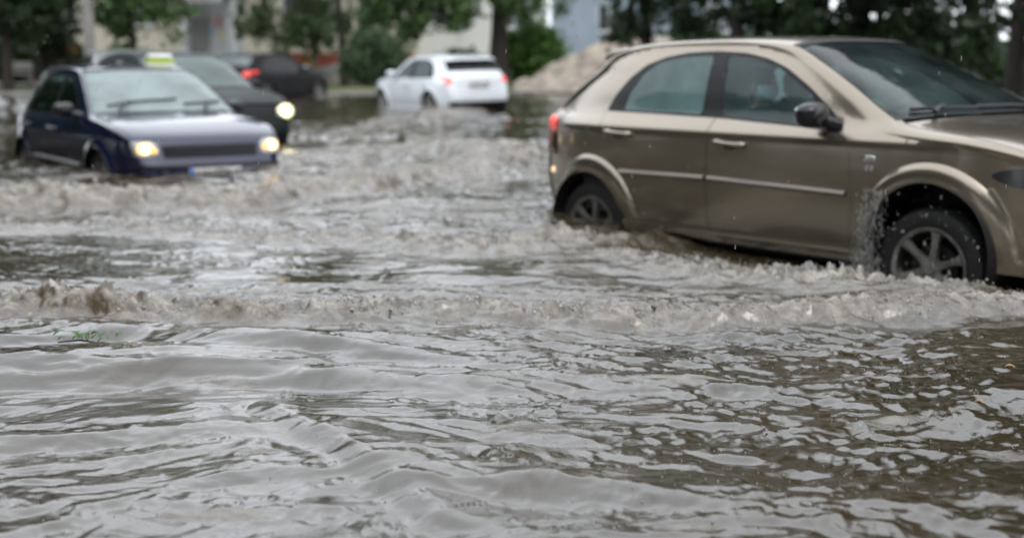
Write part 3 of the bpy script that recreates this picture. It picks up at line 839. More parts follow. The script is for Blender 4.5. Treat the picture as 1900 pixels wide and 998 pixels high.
    for s_ in (-1, 1):
        xs = np.linspace(-.15, 2.1, 20); G = np.array([np.stack([xs, s_ * (car.W(xs, np.full(20, z_)) - .045), np.full(20, z_)], 1) for z_ in (.3, .6, .8, .9)])
        b_.grid(G)
    b_.box((2.12, 0, .66), (.5, 1.2, .36), bev=.06); b_.box((1.85, 0, .79), (.35, 1.3, .18), bev=.06)
    b_.box((-.25, 0, .62), (.5, 1.1, .5), bev=.05)
    b_.box((.05, 0, .86), (.5, 1.15, .02))
    b_.build('cabin', cab, root)
    if not lite:
        for (sx, sy) in ((1.0, -.36), (1.0, .36)):
            q = MB(); q.box((sx + .12, sy, .50), (.52, .50, .16), bev=.06)
            q.box((sx - .17, sy, .78), (.14, .48, .58), bev=.06, rot=Matrix.Rotation(R(-14), 4, 'Y'))
            q.box((sx - .27, sy, 1.14), (.09, .26, .18), bev=.04, rot=Matrix.Rotation(R(-10), 4, 'Y'))
            q.tube([(sx - .25, sy - .05, 1.0), (sx - .26, sy - .05, 1.12)], .007, 6); q.tube([(sx - .25, sy + .05, 1.0), (sx - .26, sy + .05, 1.12)], .007, 6)
            q.build('seat', cl, root)
        q = MB(); q.box((.28, 0, .50), (.5, 1.2, .16), bev=.06); q.box((.0, 0, .76), (.14, 1.2, .52), bev=.06, rot=Matrix.Rotation(R(-16), 4, 'Y'))
        for sy in (-.35, .35): q.box((-.09, sy, 1.06), (.08, .26, .15), bev=.04)
        q.build('rear_seat', cl, root)
        q = MB(); a = np.linspace(0, 2 * math.pi, 25)
        cx_, cy_, cz_ = 1.55, .36, .86
        q.tube([(cx_ + .07 * math.sin(k), cy_ + .18 * math.cos(k), cz_ + .165 * math.sin(k)) for k in a], .014, 8, cap=False)
        q.tube([(cx_ - .0, cy_ - .17, cz_), (cx_ + .02, cy_, cz_ - .02), (cx_, cy_ + .17, cz_)], .012, 6); q.tube([(cx_ + .02, cy_, cz_), (cx_ + .28, cy_, cz_ - .1)], .03, 8)
        q.build('steering_wheel', cab, root)
    return root, car

def mirror(root, car, x, z, m, y0=None, s_=(-1, 1), k=1.):
    for q in s_:
        y0_ = float(car.W(x, z))
        mb = MB(); rot = Matrix.Rotation(R(-10 * q), 4, 'Z')
        mb.ell((x - .02, q * (y0_ + .135 * k), z + .045), (.075 * k, .115 * k, .072 * k), 20, 14, p=2.6, rot=rot)
        mb.tube([(x + .05, q * (y0_ - .02), z - .02), (x + .03, q * (y0_ + .04), z + .0), (x, q * (y0_ + .08), z + .02)], [.05, .038, .035], 12)
        o = mb.build('wing_mirror', m, root)
        mg = MB(); mg.ell((x - .082 * k, q * (y0_ + .14 * k), z + .045), (.012, .088 * k, .052 * k), 16, 10, p=3, rot=rot)
        mg.build('mirror_glass', mat('mirror_glass', (.7, .72, .75), .03, metal=1), o)

def wiper(root, car, u0, t0, u1, t1, name='wiper'):
    n = 14; uu = np.linspace(u0, u1, n); tt = np.radians(np.linspace(t0, t1, n))
    mb = MB(); mb.tube(car.S(uu, tt, .016), .007, 6); 
    mb.tube(car.S(uu, tt, .006), .006, 5)
    pv = car.S(np.array([ (u0 * .55 + u1 * .45), UG_pivot(u0)]), np.radians(np.array([t0 * .55 + t1 * .45, t0 * .25 + t1 * .75])), .03)
    mb.tube([pv[0], (pv[0] + pv[1]) / 2 + np.array([0, 0, .01]), pv[1]], [.009, .011, .014], 8)
    return mb.build(name, mat('wiper_black', (.01, .01, .01), .4), root)
def UG_pivot(u): return max(u, 17.1)

def plate(root, c, w, h, ny_, label=None, yaw=0., blue=True):
    """number plate facing +x (ny_=1) or -x, with its unreadable dark characters"""
    pm = mat('plate_white', (.62, .62, .60), .4, noise=.2, nscale=20)
    rot = Matrix.Rotation(yaw, 4, 'Y')
    mb = MB(); mb.box(c, (.012, w, h), bev=.003)
    o = mb.build('number_plate', pm, root)
    k = MB(); f = .5 * ny_
    xs = np.linspace(-w * .33, w * .42, 8)
    for i, yy in enumerate(xs):
        if i in (2, 6): continue
        k = MB()
        k.box((c[0] + ny_ * .0075, c[1] + yy, c[2] + .004), (.003, .012, h * .55)); 
        k.box((c[0] + ny_ * .0075, c[1] + yy + .012, c[2] + (.02 if i % 2 else -.016)), (.003, .022, .011))
        k.build('plate_character', mat('plate_ink', (.05, .05, .06), .5), o, smooth=False)
    if blue:
        b = MB(); b.box((c[0] + ny_ * .0075, c[1] - ny_ * w * .455 * 1, c[2]), (.003, w * .085, h * .94)); b.build('plate_band', mat('plate_blue', (.03, .16, .55), .4), o, smooth=False)
    return o

LIT = mat('lamp_lit', (.6, .45, .25), .3, emit=(1., .62, .22), es=.95)
LITC = mat('lamp_core', (.9, .9, .8), .3, emit=(1., .82, .42), es=4.5)
LITW = mat('lamp_lit_white', (.6, .6, .4), .3, emit=(1., .88, .36), es=1.1)
REDL = mat('red_lens', (.42, .02, .02), .12, coat=1., emit=(1, .06, .06), es=.25)
REDB = mat('red_lens_lit', (.5, .03, .03), .12, coat=1., emit=(1, .10, .08), es=.55)
CLEAR = mat('lamp_glass', (.40, .41, .42), .2, metal=.0, coat=1., noise=.5, nscale=22)
CHROME = mat('chrome', (.75, .75, .75), .12, metal=1.)
AMBER = mat('amber_lens', (.8, .38, .06), .15, coat=1., emit=(1, .55, .12), es=.8)

# ---------------------------------------------------------------- the beige hatchback
beige = mat('beige_metallic', (.275, .235, .183), .26, metal=.85, coat=.7, noise=.04, nscale=2)
B_ARCH = [(2.645, .30, .372, .470), (-.045, .215, .345, .455)]
B_st = [  # xe, ze, xc, zc, p
    (-.600, .215, -.72, .20, 3), (-.660, .36, -.80, .35, 3), (-.690, .50, -.84, .50, 3), (-.665, .64, -.81, .65, 3),
    (-.640, .80, -.77, .82, 3), (-.625, .90, -.75, .93, 3), (-.575, .965, -.72, .985, 3.2), (-.37, 1.095, -.54, 1.13, 3.4),
    (-.16, 1.225, -.33, 1.26, 3.4), (-.055, 1.315, -.20, 1.375, 3.2), (.13, 1.368, .06, 1.423, 2.8), (.45, 1.398, .45, 1.449, 2.7),
    (1.05, 1.402, 1.1, 1.456, 2.7), (1.40, 1.352, 1.52, 1.430, 3.0), (1.62, 1.262, 1.82, 1.315, 3.2), (1.85, 1.130, 2.10, 1.195, 3.4),
    (2.04, 1.005, 2.34, 1.085, 3.4), (2.17, .938, 2.50, 1.015, 3.4), (2.34, .902, 2.62, .978, 3.2), (2.75, .868, 2.98, .935, 3.0),
    (3.05, .815, 3.30, .850, 3.0), (3.20, .755, 3.46, .780, 3.0), (3.30, .64, 3.56, .64, 3.0), (3.34, .48, 3.61, .48, 3.0),
    (3.32, .33, 3.59, .33, 3.0), (3.24, .215, 3.50, .20, 3.0)]
win_teal = glass_mat('window_fogged', (.32, .42, .41), (.28, .45, .45), .60, .2)
win_front = glass_mat('window_clearer', (.85, .92, .90), (.22, .36, .35), .22, .1)
ws_teal = glass_mat('windshield_glass', (.5, .6, .58), (.14, .19, .19), .22, .16)
B = dict(
    base=[(.15, .775), (.25, .80), (.40, .832), (.56, .845), (.72, .849), (.82, .849), (.868, .846), (.882, .838), (.945, .779), (.96, .768), (1.1, .712), (1.25, .645), (1.36, .585), (1.46, .54)],
    rear_taper=(.25, .9, .19, 2.4), front_taper=(2.6, .85, .22, 2.2), flare=.036, arch=B_ARCH, st=B_st, sill_z=.235,
    u=dict(back0=6, back1=9, roof0=9, ws0=13, ws1=17, bon0=17.4, bon1=21, t_ws=68, t_back=68, t_bon=64, t_hatch=62, hatch0=2.8),
    dlo=[(.035, .968), (.075, 1.08), (.16, 1.19), (.28, 1.275), (.44, 1.325), (.64, 1.352), (.88, 1.360), (1.13, 1.348), (1.33, 1.313), (1.50, 1.258), (1.72, 1.147), (1.89, 1.041), (2.03, .945), (2.05, .903), (1.70, .926), (1.1, .952), (.5, .962)],
    glass=[[(.20, .978), (.205, 1.09), (.27, 1.215), (.38, 1.290), (.55, 1.325), (.86, 1.342), (.925, .972), (.5, .975)],
           [(.985, 1.342), (1.18, 1.325), (1.36, 1.285), (1.52, 1.222), (1.70, 1.13), (1.83, 1.045), (1.90, .985), (1.90, .93), (1.09, .966)]],
    doors=[[(.02, .958), (.10, .80), (.18, .66), (.32, .50), (.40, .36), (.44, .275), (1.045, .275), (1.045, 1.0), (.955, 1.34), (.9, 1.352), (.64, 1.344), (.44, 1.317), (.29, 1.268), (.168, 1.185), (.085, 1.08), (.045, .985)],
           [(1.055, .275), (2.12, .275), (2.15, .5), (2.13, .80), (2.09, .885), (2.02, .905), (2.02, .94), (1.88, 1.036), (1.71, 1.14), (1.495, 1.25), (1.33, 1.304), (1.13, 1.339), (.965, 1.348), (1.055, 1.0)]],
    handles=[(.26, .832), (1.25, .808)], moulding=[(.265, .578, 1.035, .588), (1.065, .588, 2.11, .572)],
    wheels=[(2.645, .215), (-.045, .17)], paint=beige, mould_m=mat('beige_moulding', (.17, .145, .12), .4, metal=.5, coat=.5), glass_side=(win_teal, win_front), glass_front=ws_teal,
    spokes=6, steer=R(3), r_wheel=.325, r_rim=.218, rim_m=mat('dull_rim', (.30, .29, .275), .35, metal=.6, noise=.5, nscale=12))
# doors clear the window opening: only their painted part is kept
root, car = build_car('parked_car', B, (1.212, 9.51, .001), -.908, 'large beige metallic hatchback driving through the flood at the right, wheels half under water', 'car')
root.name = 'beige_hatchback'
mirror(root, car, 1.93, .955, mat('mirror_black', (.010, .010, .012), .3, coat=.3, spec=.3))
# tail lamps wrap the rear corner
for sg in (-1, 1):
    mb = MB(); car.lens(4.25, 5.15, sg * 62, sg * 89.5, .006, mb=mb)
    V = []
    xs = np.linspace(0, 1, 7); zs = np.linspace(.81, .905, 8)
    G = np.array([[(-.655 + .02 + a * (.035 + .055 * (z_ - .65) / .25) , sg * -1 * (float(car.W(-.635 + a * .09, z_)) + .006), z_) for a in xs] for z_ in zs]); mb.grid(G)
    mb.build('tail_light', REDB, root)
    mb = MB(); zs = np.linspace(.64, .80, 8); G = np.array([[(-.655 + .02 + a * (.035 + .055 * (z_ - .65) / .25) , sg * -1 * (float(car.W(-.635 + a * .09, z_)) + .006), z_) for a in xs] for z_ in zs]); mb.grid(G); car.lens(3.2, 4.2, sg * 66, sg * 89.5, .006, mb=mb); mb.build('reversing_lamp', mat('pink_lens', (.45, .22, .2), .12, coat=1.), root)
    m2 = MB(); m2.ell((-.615, -sg * (float(car.W(-.615, .52)) + .002), .53), (.030, .012, .022), 14, 8); m2.build('side_reflector', mat('reflector_glow', (.8, .6, .4), .2, coat=1., emit=(1., .7, .4), es=.8), root)  # passive reflector; its emission paints the light it would throw back
    # headlamp, its rear corner wrapping on to the wing
    xs = np.linspace(2.985, 3.27, 10); G = np.array([[(a, -sg * (float(car.W(a, .72)) + .006), .728 - .02 * (a - 3) + b * .052 * min(1, ((a - 2.98) / .13)) ** .6) for a in xs] for b in (-1, -.5, 0, .5, .9)]); MB().grid(G).build('headlight', mat('dark_lamp_glass', (.03, .032, .035), .1, coat=1.), root)
    hl = car.lens(20.55, 21.9, sg * 38, sg * 84, .006); hl.build('headlight', CLEAR, root)
    fl = MB(); fl.lathe([(0, .0), (.05, .0), (.055, -.02)], axis='x', c=(3.52, -sg * .5, .34), n=24); fl.build('fog_lamp', CLEAR, root)
# spoiler lip over the hatch glass
sp_ = MB(); uu = np.linspace(8.7, 9.7, 8); tt = np.radians(np.linspace(-74, 74, 30))
U2, T2 = np.meshgrid(uu, tt, indexing='ij'); G = car.S(U2, T2, .004); G[..., 0] -= .045 * np.clip((9.5 - U2) / .8, 0, 1); G[..., 2] += .010 * np.sin(np.clip((9.6 - U2) / .9, 0, 1) * 3.14 / 2)
G2 = G.copy(); G2[..., 2] -= .022; sp_.grid(G); sp_.grid(G2, flip=True); sp_.grid(np.stack([G[0], G2[0]])); sp_.build('spoiler', beige, root)
grl = MB(); grl.add(*(lambda q: (q.reshape(-1, 3), []))(car.patch(21.3, 22.0, -28, 28, .004)))
MB().grid(car.patch(21.25, 21.95, -30, 30, .004, 8, 20)).build('grille', mat('black_trim', (.01,) * 3), root)
MB().grid(car.patch(22.9, 23.9, -34, 34, .004, 8, 20)).build('air_intake', mat('black_trim', (.01,) * 3), root)
plate(root, (3.622, 0, .52), .52, .11, 1); plate(root, (-.79, 0, .72), .52, .11, -1)
wiper(root, car, 16.75, -40, 16.6, 4); wiper(root, car, 16.7, 4, 16.5, 48)
# wing badge: a chrome oval above small raised characters
bd = MB(); w0 = float(car.W(2.26, .75)); bd.ell((2.265, -w0 - .002, .775), (.040, .006, .017), 20, 8, p=3)
for k in range(2): bd.box((2.25 + .032 * k, -w0 - .004, .722), (.008, .005, .026)); bd.box((2.255 + .032 * k, -w0 - .004, .735), (.016, .005, .006))
bd.build('badge', CHROME, root)
# antenna
0 and None; an = MB(); an.tube([(.25, 0, 1.44), (.02, 0, 1.62)], [.006, .002], 6)
BEIGE, BCAR = root, car
def make_person(carroot, car_loc, rz, c):
    r = empty('person', (car_loc[0] + math.cos(rz) * c[0] - math.sin(rz) * c[1], car_loc[1] + math.sin(rz) * c[0] + math.cos(rz) * c[1], car_loc[2] + c[2]), rz, label='person with dark hair and a light blue face mask sitting inside the beige car', cat='person')
    skin = mat('skin', (.42, .27, .20), .5); jk = mat('dark_jacket', (.03, .035, .045), .85); hair = mat('dark_hair', (.015, .011, .009), .5); mk = mat('mask_blue', (.40, .66, .82), .8); tr_ = mat('dark_trousers', (.02, .02, .03), .85)
    # skeleton: joint -> (x, y, z, radius); x forward, seat surface at z = 0
    J = dict(pel=(0, 0, .10, .15), bel=(-.03, 0, .24, .135), che=(-.07, 0, .42, .155), nek=(-.05, 0, .56, .06), jaw=(-.02, 0, .625, .065), hed=(-.01, 0, .69, .088), crn=(-.015, 0, .76, .07),
             sl=(-.06, .15, .50, .06), el=(.10, .23, .28, .045), wl=(.32, .15, .26, .03), hl=(.40, .12, .27, .032), sr=(-.06, -.15, .50, .06), er=(.10, -.23, .28, .045), wr=(.30, -.12, .22, .03), hr=(.38, -.09, .22, .032),
             kl=(.46, .12, .16, .07), fl=(.58, .12, -.18, .045), tl=(.70, .12, -.22, .04), kr=(.46, -.12, .16, .07), fr=(.58, -.12, -.18, .045), tr=(.70, -.12, -.22, .04))
    ed = 'pel-bel bel-che che-nek nek-jaw jaw-hed hed-crn che-sl sl-el el-wl wl-hl che-sr sr-er er-wr wr-hr pel-kl kl-fl fl-tl pel-kr kr-fr fr-tr'.split()
    ks = list(J); me = bpy.data.meshes.new('body')
    V = [J[k][:3] for k in ks]; E_ = [tuple(ks.index(q) for q in e.split('-')) for e in ed]; Rr = [J[k][3] for k in ks]
    for s_, h in ((1, 'hl'), (-1, 'hr')):        # five fingers on each hand
        hx, hy, hz, _ = J[h]
        for f in range(5):
            o_ = (f - 2) * .018; L_ = (.045, .075, .082, .076, .06)[f] if s_ < 0 else (.06, .076, .082, .075, .045)[f]
            a = len(V); V += [(hx + .035, hy + o_, hz), (hx + .035 + L_ * .6, hy + o_ * 1.15, hz - .012), (hx + .03 + L_ * .85, hy + o_ * 1.2, hz - .035)]; Rr += [.010, .009, .008]
            E_ += [(ks.index(h), a), (a, a + 1), (a + 1, a + 2)]
    me.from_pydata(V, E_, []); o = bpy.data.objects.new('body', me); COL.objects.link(o)
    md = o.modifiers.new('skin', 'SKIN'); 
    for i, q in enumerate(me.skin_vertices[0].data): q.radius = (Rr[i], Rr[i]); q.use_root = (i == 0)
    o.modifiers.new('sub', 'SUBSURF').levels = 2; o.modifiers['sub'].render_levels = 2
    dg = bpy.context.evaluated_depsgraph_get(); dg.update()
    m2 = bpy.data.meshes.new_from_object(o.evaluated_get(dg)); m2.name = 'body'; bpy.data.objects.remove(o)
    m2.materials.clear(); [m2.materials.append(q) for q in (jk, skin, tr_)]
    for p in m2.polygons:
        c_ = p.center; p.use_smooth = True
        p.material_index = 1 if (c_.z > .565 or c_.x > .345 and c_.z > .2) else (2 if c_.z < .16 and c_.x > .05 else 0)
    b = bpy.data.objects.new('body', m2); COL.objects.link(b); b.parent = r
    f = MB(); f.ell((.075, 0, .70), (.022, .013, .026), 10, 8)
    f.build('nose', skin, b)
    for s_ in (-1, 1): f = MB(); f.ell((-.01, s_ * .088, .69), (.02, .012, .03), 10, 8); f.build('ear', skin, b)
    for s_ in (-1, 1):
        e = MB(); e.ell((.066, s_ * .033, .715), (.012, .016, .010), 10, 8); e.build('eye', mat('eye_dark', (.02, .015, .012), .2), b)
    h = MB(); h.ell((-.035, 0, .735), (.095, .098, .10), 22, 14, p=2.2); h.ell((-.075, 0, .66), (.065, .10, .13), 18, 12, p=2.2); h.build('hair', hair, r)
    m = MB(); th = np.linspace(-1.25, 1.25, 15); G = np.array([[(-.012 + (.098 + bb) * math.cos(t) , (.082 + bb) * math.sin(t), zz) for t in th] for zz, bb in ((.61, -.012), (.63, .004), (.66, .014), (.685, .010), (.70, -.002))])
    m.grid(G); m.build('face_mask', mk, r)
    return r
make_person(root, (1.212, 9.51, .001), -.908, (1.08, -.37, .45))

# ---------------------------------------------------------------- the taxi
navy = mat('navy_paint', (.005, .009, .040), .18, metal=.1, coat=.8, spec=.4, noise=.2, nscale=3)
T_st = [
    (-.60, .24, -.72, .22, 3), (-.65, .38, -.79, .37, 3), (-.67, .50, -.82, .50, 3), (-.655, .62, -.80, .62, 3),
    (-.63, .76, -.76, .78, 3), (-.61, .86, -.74, .88, 3), (-.56, .95, -.70, .965, 3.2), (-.43, 1.08, -.57, 1.10, 3.2),
    (-.28, 1.20, -.42, 1.225, 3.2), (-.17, 1.30, -.30, 1.345, 3.0), (.05, 1.362, -.02, 1.405, 2.8), (.40, 1.388, .40, 1.436, 2.8),
    (.98, 1.383, 1.02, 1.432, 2.8), (1.28, 1.335, 1.40, 1.395, 3.2), (1.52, 1.222, 1.68, 1.275, 3.4), (1.72, 1.110, 1.90, 1.160, 3.4),
    (1.90, 1.00, 2.10, 1.050, 3.4), (2.04, .925, 2.26, .972, 3.4), (2.20, .892, 2.40, .948, 3.2), (2.60, .858, 2.78, .905, 3.2),
    (2.95, .790, 3.08, .825, 3.2), (3.10, .715, 3.25, .735, 3.2), (3.17, .595, 3.31, .585, 3.2), (3.21, .48, 3.36, .47, 3.2),
    (3.20, .34, 3.35, .34, 3.2), (3.12, .24, 3.27, .22, 3.2)]
tx_side = glass_mat('taxi_side_glass', (.35, .48, .42), (.03, .06, .045), .2, .1)
tx_ws = glass_mat('taxi_windshield', (.55, .66, .66), (.50, .62, .62), .68, .16)
TX = dict(
    base=[(.15, .78), (.25, .81), (.45, .840), (.60, .845), (.74, .843), (.82, .832), (.88, .806), (.92, .782), (.96, .766), (1.1, .712), (1.25, .648), (1.36, .592), (1.46, .55)],
    rear_taper=(.2, .85, .15, 2.6), front_taper=(2.5, .75, .16, 2.4), flare=.022, arch=[(2.51, .30, .355, .43), (0., .30, .345, .42)], st=T_st, sill_z=.24,
    u=dict(back0=6, back1=9, roof0=9, ws0=13, ws1=17, bon0=17.4, bon1=20.8, t_ws=68, t_back=66, t_bon=60, t_hatch=62, hatch0=2.8),
    dlo=[(-.16, .93), (-.10, 1.08), (.0, 1.19), (.14, 1.268), (.34, 1.315), (.70, 1.335), (1.02, 1.328), (1.22, 1.295), (1.42, 1.215), (1.60, 1.115), (1.78, 1.005), (1.93, .91), (1.2, .915), (.4, .925)],
    glass=[[(.0, .94), (.06, 1.10), (.16, 1.215), (.30, 1.275), (.60, 1.315), (.90, 1.318), (.94, .935), (.4, .94)],
           [(1.03, 1.315), (1.20, 1.278), (1.38, 1.205), (1.55, 1.112), (1.70, 1.018), (1.76, .925), (1.05, .93)]],
    doors=[[(-.12, .92), (.0, .76), (.16, .68), (.30, .56), (.38, .40), (.40, .28), (.985, .28), (.985, 1.0), (.965, 1.325), (.7, 1.328), (.34, 1.308), (.14, 1.26), (.01, 1.185), (-.09, 1.08)],
           [(.995, .28), (2.02, .28), (2.05, .5), (2.04, .80), (1.99, .885), (1.91, .915), (1.77, 1.0), (1.59, 1.108), (1.41, 1.206), (1.21, 1.286), (1.02, 1.32), (.975, 1.322), (.995, 1.0)]],
    handles=[(.16, .80), (1.12, .785)], moulding=[(.42, .47, .975, .467), (1.005, .467, 2.0, .455)],
    wheels=[(2.51, .30), (0., .30)], paint=navy, mould_m=mat('pale_moulding', (.5, .5, .5), .3, metal=.6), glass_side=tx_side, glass_front=tx_ws, spokes=6)
root, car = build_car('taxi', TX, (-4.741, 15.276, -.165), -.957, 'dark blue taxi with lit headlights ploughing a bow wave, green sign on its roof', 'taxi')
TAXI, TCAR = root, car
mirror(root, car, 1.80, .945, mat('mirror_black', (.012,) * 3))
# roof sign
s1 = MB(); s1.box((.95, .40, 1.425), (.16, .32, .03), bev=.008); s1.box((.95, .40, 1.52), (.13, .27, .055), bev=.02)
sg_ = empty('roof_sign', (0, 0, 0)); sg_.parent = root
s1.build('sign_cap', mat('sign_white', (.75, .76, .72), .35), sg_)
s2 = MB(); s2.box((.95, .40, 1.466), (.14, .30, .06), bev=.02); s2.build('sign_lamp', mat('sign_green', (.36, .46, .07), .35, emit=(.6, .8, .1), es=.05), sg_)
for sg in (-1, 1):
    car.lens(20.95, 22.02, sg * 33, sg * 82, .008).build('headlight', CLEAR, root)
    hb = MB(); c = car.S(np.array(21.5), np.array(R(sg * 51)), .016); hb.ell(c, (.014, .082, .060), 24, 12, rot=Matrix.Rotation(R(-sg * 10), 4, 'Z')); hb.build('lamp_reflector', LIT, root)
    hb = MB(); c = car.S(np.array(21.52), np.array(R(sg * 51)), .030); hb.ell(c, (.014, .04, .036), 20, 10); hb.build('bulb', LITC, root)
    hb = MB(); c = car.S(np.array(21.62), np.array(R(sg * 39)), .012); hb.ell(c, (.010, .028, .026), 16, 10); hb.build('side_lamp', AMBER, root)
    car.lens(3.3, 5.2, sg * 60, sg * 88, .006).build('tail_light', REDL, root)
gm = MB(); gm.grid(car.patch(21.3, 22.05, -29, 29, .006, 8, 24)); go = gm.build('grille', mat('black_trim', (.01,) * 3), root)
sl = MB()
for k in np.linspace(21.4, 21.95, 4): sl.tube(car.S(np.full(20, k), np.radians(np.linspace(-29, 29, 20)), .012), .006, 5)
sl.build('grille_bar', mat('grille_bar', (.03, .03, .04), .3), go)
bs = MB(); bs.grid(car.patch(23.3, 24.6, -56, 56, .005, 8, 24)); bs.build('air_intake', mat('black_trim', (.01,) * 3), root)
bm_ = MB(); 
for k, o_ in ((22.45, .002), (22.55, .014), (22.8, .016), (22.9, .002)): pass
G = np.array([car.S(np.full(60, k), np.radians(np.linspace(-84, 84, 60)), o_) for k, o_ in ((22.62, .002), (22.68, .012), (22.86, .012), (22.92, .002))]); bm_.grid(G); bm_.build('bumper_strip', mat('black_trim', (.01,) * 3), root)
plate(root, (3.385, .0, .425), .52, .115, 1); plate(root, (-.80, 0, .70), .52, .115, -1)
wiper(root, car, 15.9, -46, 16.2, -6); wiper(root, car, 15.7, -4, 16.25, 40)

# ---------------------------------------------------------------- other cars on the same construction
def variant(src, **k):
    d_ = dict(src); d_.update(k); return d_
white = mat('white_paint', (.74, .78, .82), .25, coat=1.)
ws_dark = glass_mat('dark_window', (.12, .14, .15), (.03, .035, .04), .4, .1)
ws_lt = glass_mat('pale_window', (.4, .5, .5), (.36, .42, .43), .7, .1)
WT = variant(TX, paint=white, glass_side=glass_mat('white_side_glass', (.5, .58, .6), (.38, .44, .46), .65, .15), glass_front=ws_lt, glass_rear=ws_dark, mould_m=white, flare=.02, spokes=10,
             rear_taper=(.3, .9, .13, 2.2))
WT['st'] = [tuple(q) for q in (np.array(T_st) * [1, 1.0, 1, 1.0, 1] + [0, 0, 0, 0, 0])]
WT['u'] = dict(TX['u'], t_back=66, t_hatch=66, back0=7)
WT['base'] = [(z_ * 1.03, w_ + .05) for z_, w_ in TX['base']]
WT['arch'] = [(2.6, .32, .36, .42), (-.02, .32, .36, .42)]; WT['wheels'] = [(2.6, .31), (-.02, .31)]
root, car = build_car('white_hatchback', WT, (-1.069, 29.868, .042), 2.059, 'white hatchback seen from behind, driving away through the flood', 'car', roll=R(-1.5))
for sg in (-1, 1):
    mb = car.lens(4.35, 5.75, sg * 46, sg * 86, .010); mb.build('tail_light', REDB, root)
    x_ = np.linspace(-.60, -.36, 8); zc_ = .935
    G = np.array([[(a, -sg * (float(car.W(a, zc_)) + .008), zc_ + b * (.045 - .10 * (a + .6) * .6)) for a in x_] for b in (-1, -.4, .4, 1)]); MB().grid(G).build('tail_light', REDB, root)
    car.lens(20.95, 22.02, sg * 33, sg * 82, .008).build('headlight', CLEAR, root)
mirror(root, car, 1.85, .97, white)
MB().grid(car.patch(.0, 1.3, -70, 70, .005, 6, 20)).build('rear_diffuser', mat('black_trim', (.01,) * 3), root)
plate(root, (-.825, 0, .80), .52, .115, -1, blue=False)
sp_ = MB(); uu = np.linspace(8.6, 9.8, 6); U2, T2 = np.meshgrid(uu, np.radians(np.linspace(-72, 72, 24)), indexing='ij'); G = car.S(U2, T2, .006); G[..., 0] -= .10 * np.clip((9.6 - U2) / 1., 0, 1); G[..., 2] += .03 * np.clip((9.6 - U2) / 1., 0, 1); G2 = G.copy(); G2[..., 2] -= .03
sp_.grid(G); sp_.grid(G2, flip=True); sp_.grid(np.stack([G[0], G2[0]])); sp_.build('spoiler', white, root)

dgreen = mat('dark_green_paint', (.006, .011, .010), .5, coat=.05, spec=.15)
DG = variant(TX, paint=dgreen, glass_front=glass_mat('green_windshield', (.35, .5, .45), (.20, .29, .27), .55, .12), mould_m=mat('black_trim', (.01,) * 3))
root, car = build_car('dark_green_hatchback', DG, (-5.42, 19.7, .0), -.93, 'dark green car with one bright headlight, mostly hidden behind the blue taxi', 'car', lite=True)
for sg in (-1, 1):
    car.lens(20.95, 22.02, sg * 33, sg * 82, .008).build('headlight', CLEAR, root)
    hb = MB(); c = car.S(np.array(21.5), np.array(R(sg * 51)), .02); hb.ell(c, (.02, .115, .095), 24, 12); lo = hb.build('lamp_reflector', LITW, root)
    hb = MB(); hb.ell(c + np.array([.02, 0, 0]), (.012, .07, .06), 20, 10); hb.build('bulb', LITC, lo)
    car.lens(3.3, 5.2, sg * 60, sg * 88, .006).build('tail_light', REDL, root)
mirror(root, car, 1.80, .945, mat('black_trim', (.01,) * 3)); MB().grid(car.patch(21.0, 22.0, -30, 30, .006, 8, 24)).build('grille', mat('black_trim', (.01,) * 3), root)
plate(root, (3.385, .0, .425), .52, .115, 1)

blackp = mat('black_paint', (.006, .006, .008), .5, coat=.05, spec=.15)
BK = variant(WT, paint=blackp, glass_side=ws_dark, glass_front=ws_lt, glass_rear=ws_lt, mould_m=mat('black_trim', (.01,) * 3), spokes=5)
root, car = build_car('black_hatchback', BK, (-7.75, 38.6, .12), 1.12, 'black hatchback standing further back by the verge, one red tail light showing', 'car', lite=True)
for sg in (-1, 1):
    car.lens(3.9, 5.6, sg * 40, sg * 88, .008).build('tail_light', REDB, root)
    x_ = np.linspace(-.62, -.34, 6); G = np.array([[(a, -sg * (float(car.W(a, .88)) + .008), .88 + b * .06) for a in x_] for b in (-1, 0, 1)]); MB().grid(G).build('tail_light', REDB, root)
    car.lens(20.95, 22.02, sg * 33, sg * 82, .008).build('headlight', CLEAR, root)
mirror(root, car, 1.85, .97, blackp); plate(root, (-.80, 0, .72), .52, .11, -1, blue=False)

silver = mat('silver_paint', (.55, .57, .58), .3, metal=.4, coat=1.)
SV = variant(TX, paint=silver, glass_front=glass_mat('dark_ws', (.2, .26, .26), (.34, .38, .38), .7, .1), mould_m=mat('black_trim', (.01,) * 3))
root, car = build_car('silver_hatchback', SV, (-8.05, 27.2, .10), -1.10, 'pale silver car behind the taxi, only its roof and windshield top showing', 'car', lite=True)
for sg in (-1, 1):
    car.lens(20.95, 22.02, sg * 33, sg * 82, .008).build('headlight', CLEAR, root)
    car.lens(3.3, 5.2, sg * 60, sg * 88, .006).build('tail_light', REDL, root)
mirror(root, car, 1.80, .945, silver); MB().grid(car.patch(21.0, 22.0, -30, 30, .006, 8, 24)).build('grille', mat('black_trim', (.01,) * 3), root)
plate(root, (3.385, .0, .425), .52, .115, 1)

# ================================================================== BUILDINGS, TREES AND THE VERGE
def box_obj(name, c, d, m, parent=None, bev=0., **k):
    mb = MB(); mb.box(c, d, bev=bev); return mb.build(name, m, parent, smooth=False, **k)

cream = mat('cream_render', (.50, .465, .385), .85, noise=.18, nscale=.8)
whiter = mat('white_render', (.66, .66, .645), .85, noise=.15, nscale=.7)
redpl = mat('red_plinth', (.20, .035, .022), .8, noise=.3, nscale=1.5)
frame_w = mat('window_frame_white', (.6, .6, .6), .5)
glassd = mat('building_glass', (.05, .06, .07), .08, spec=.8)

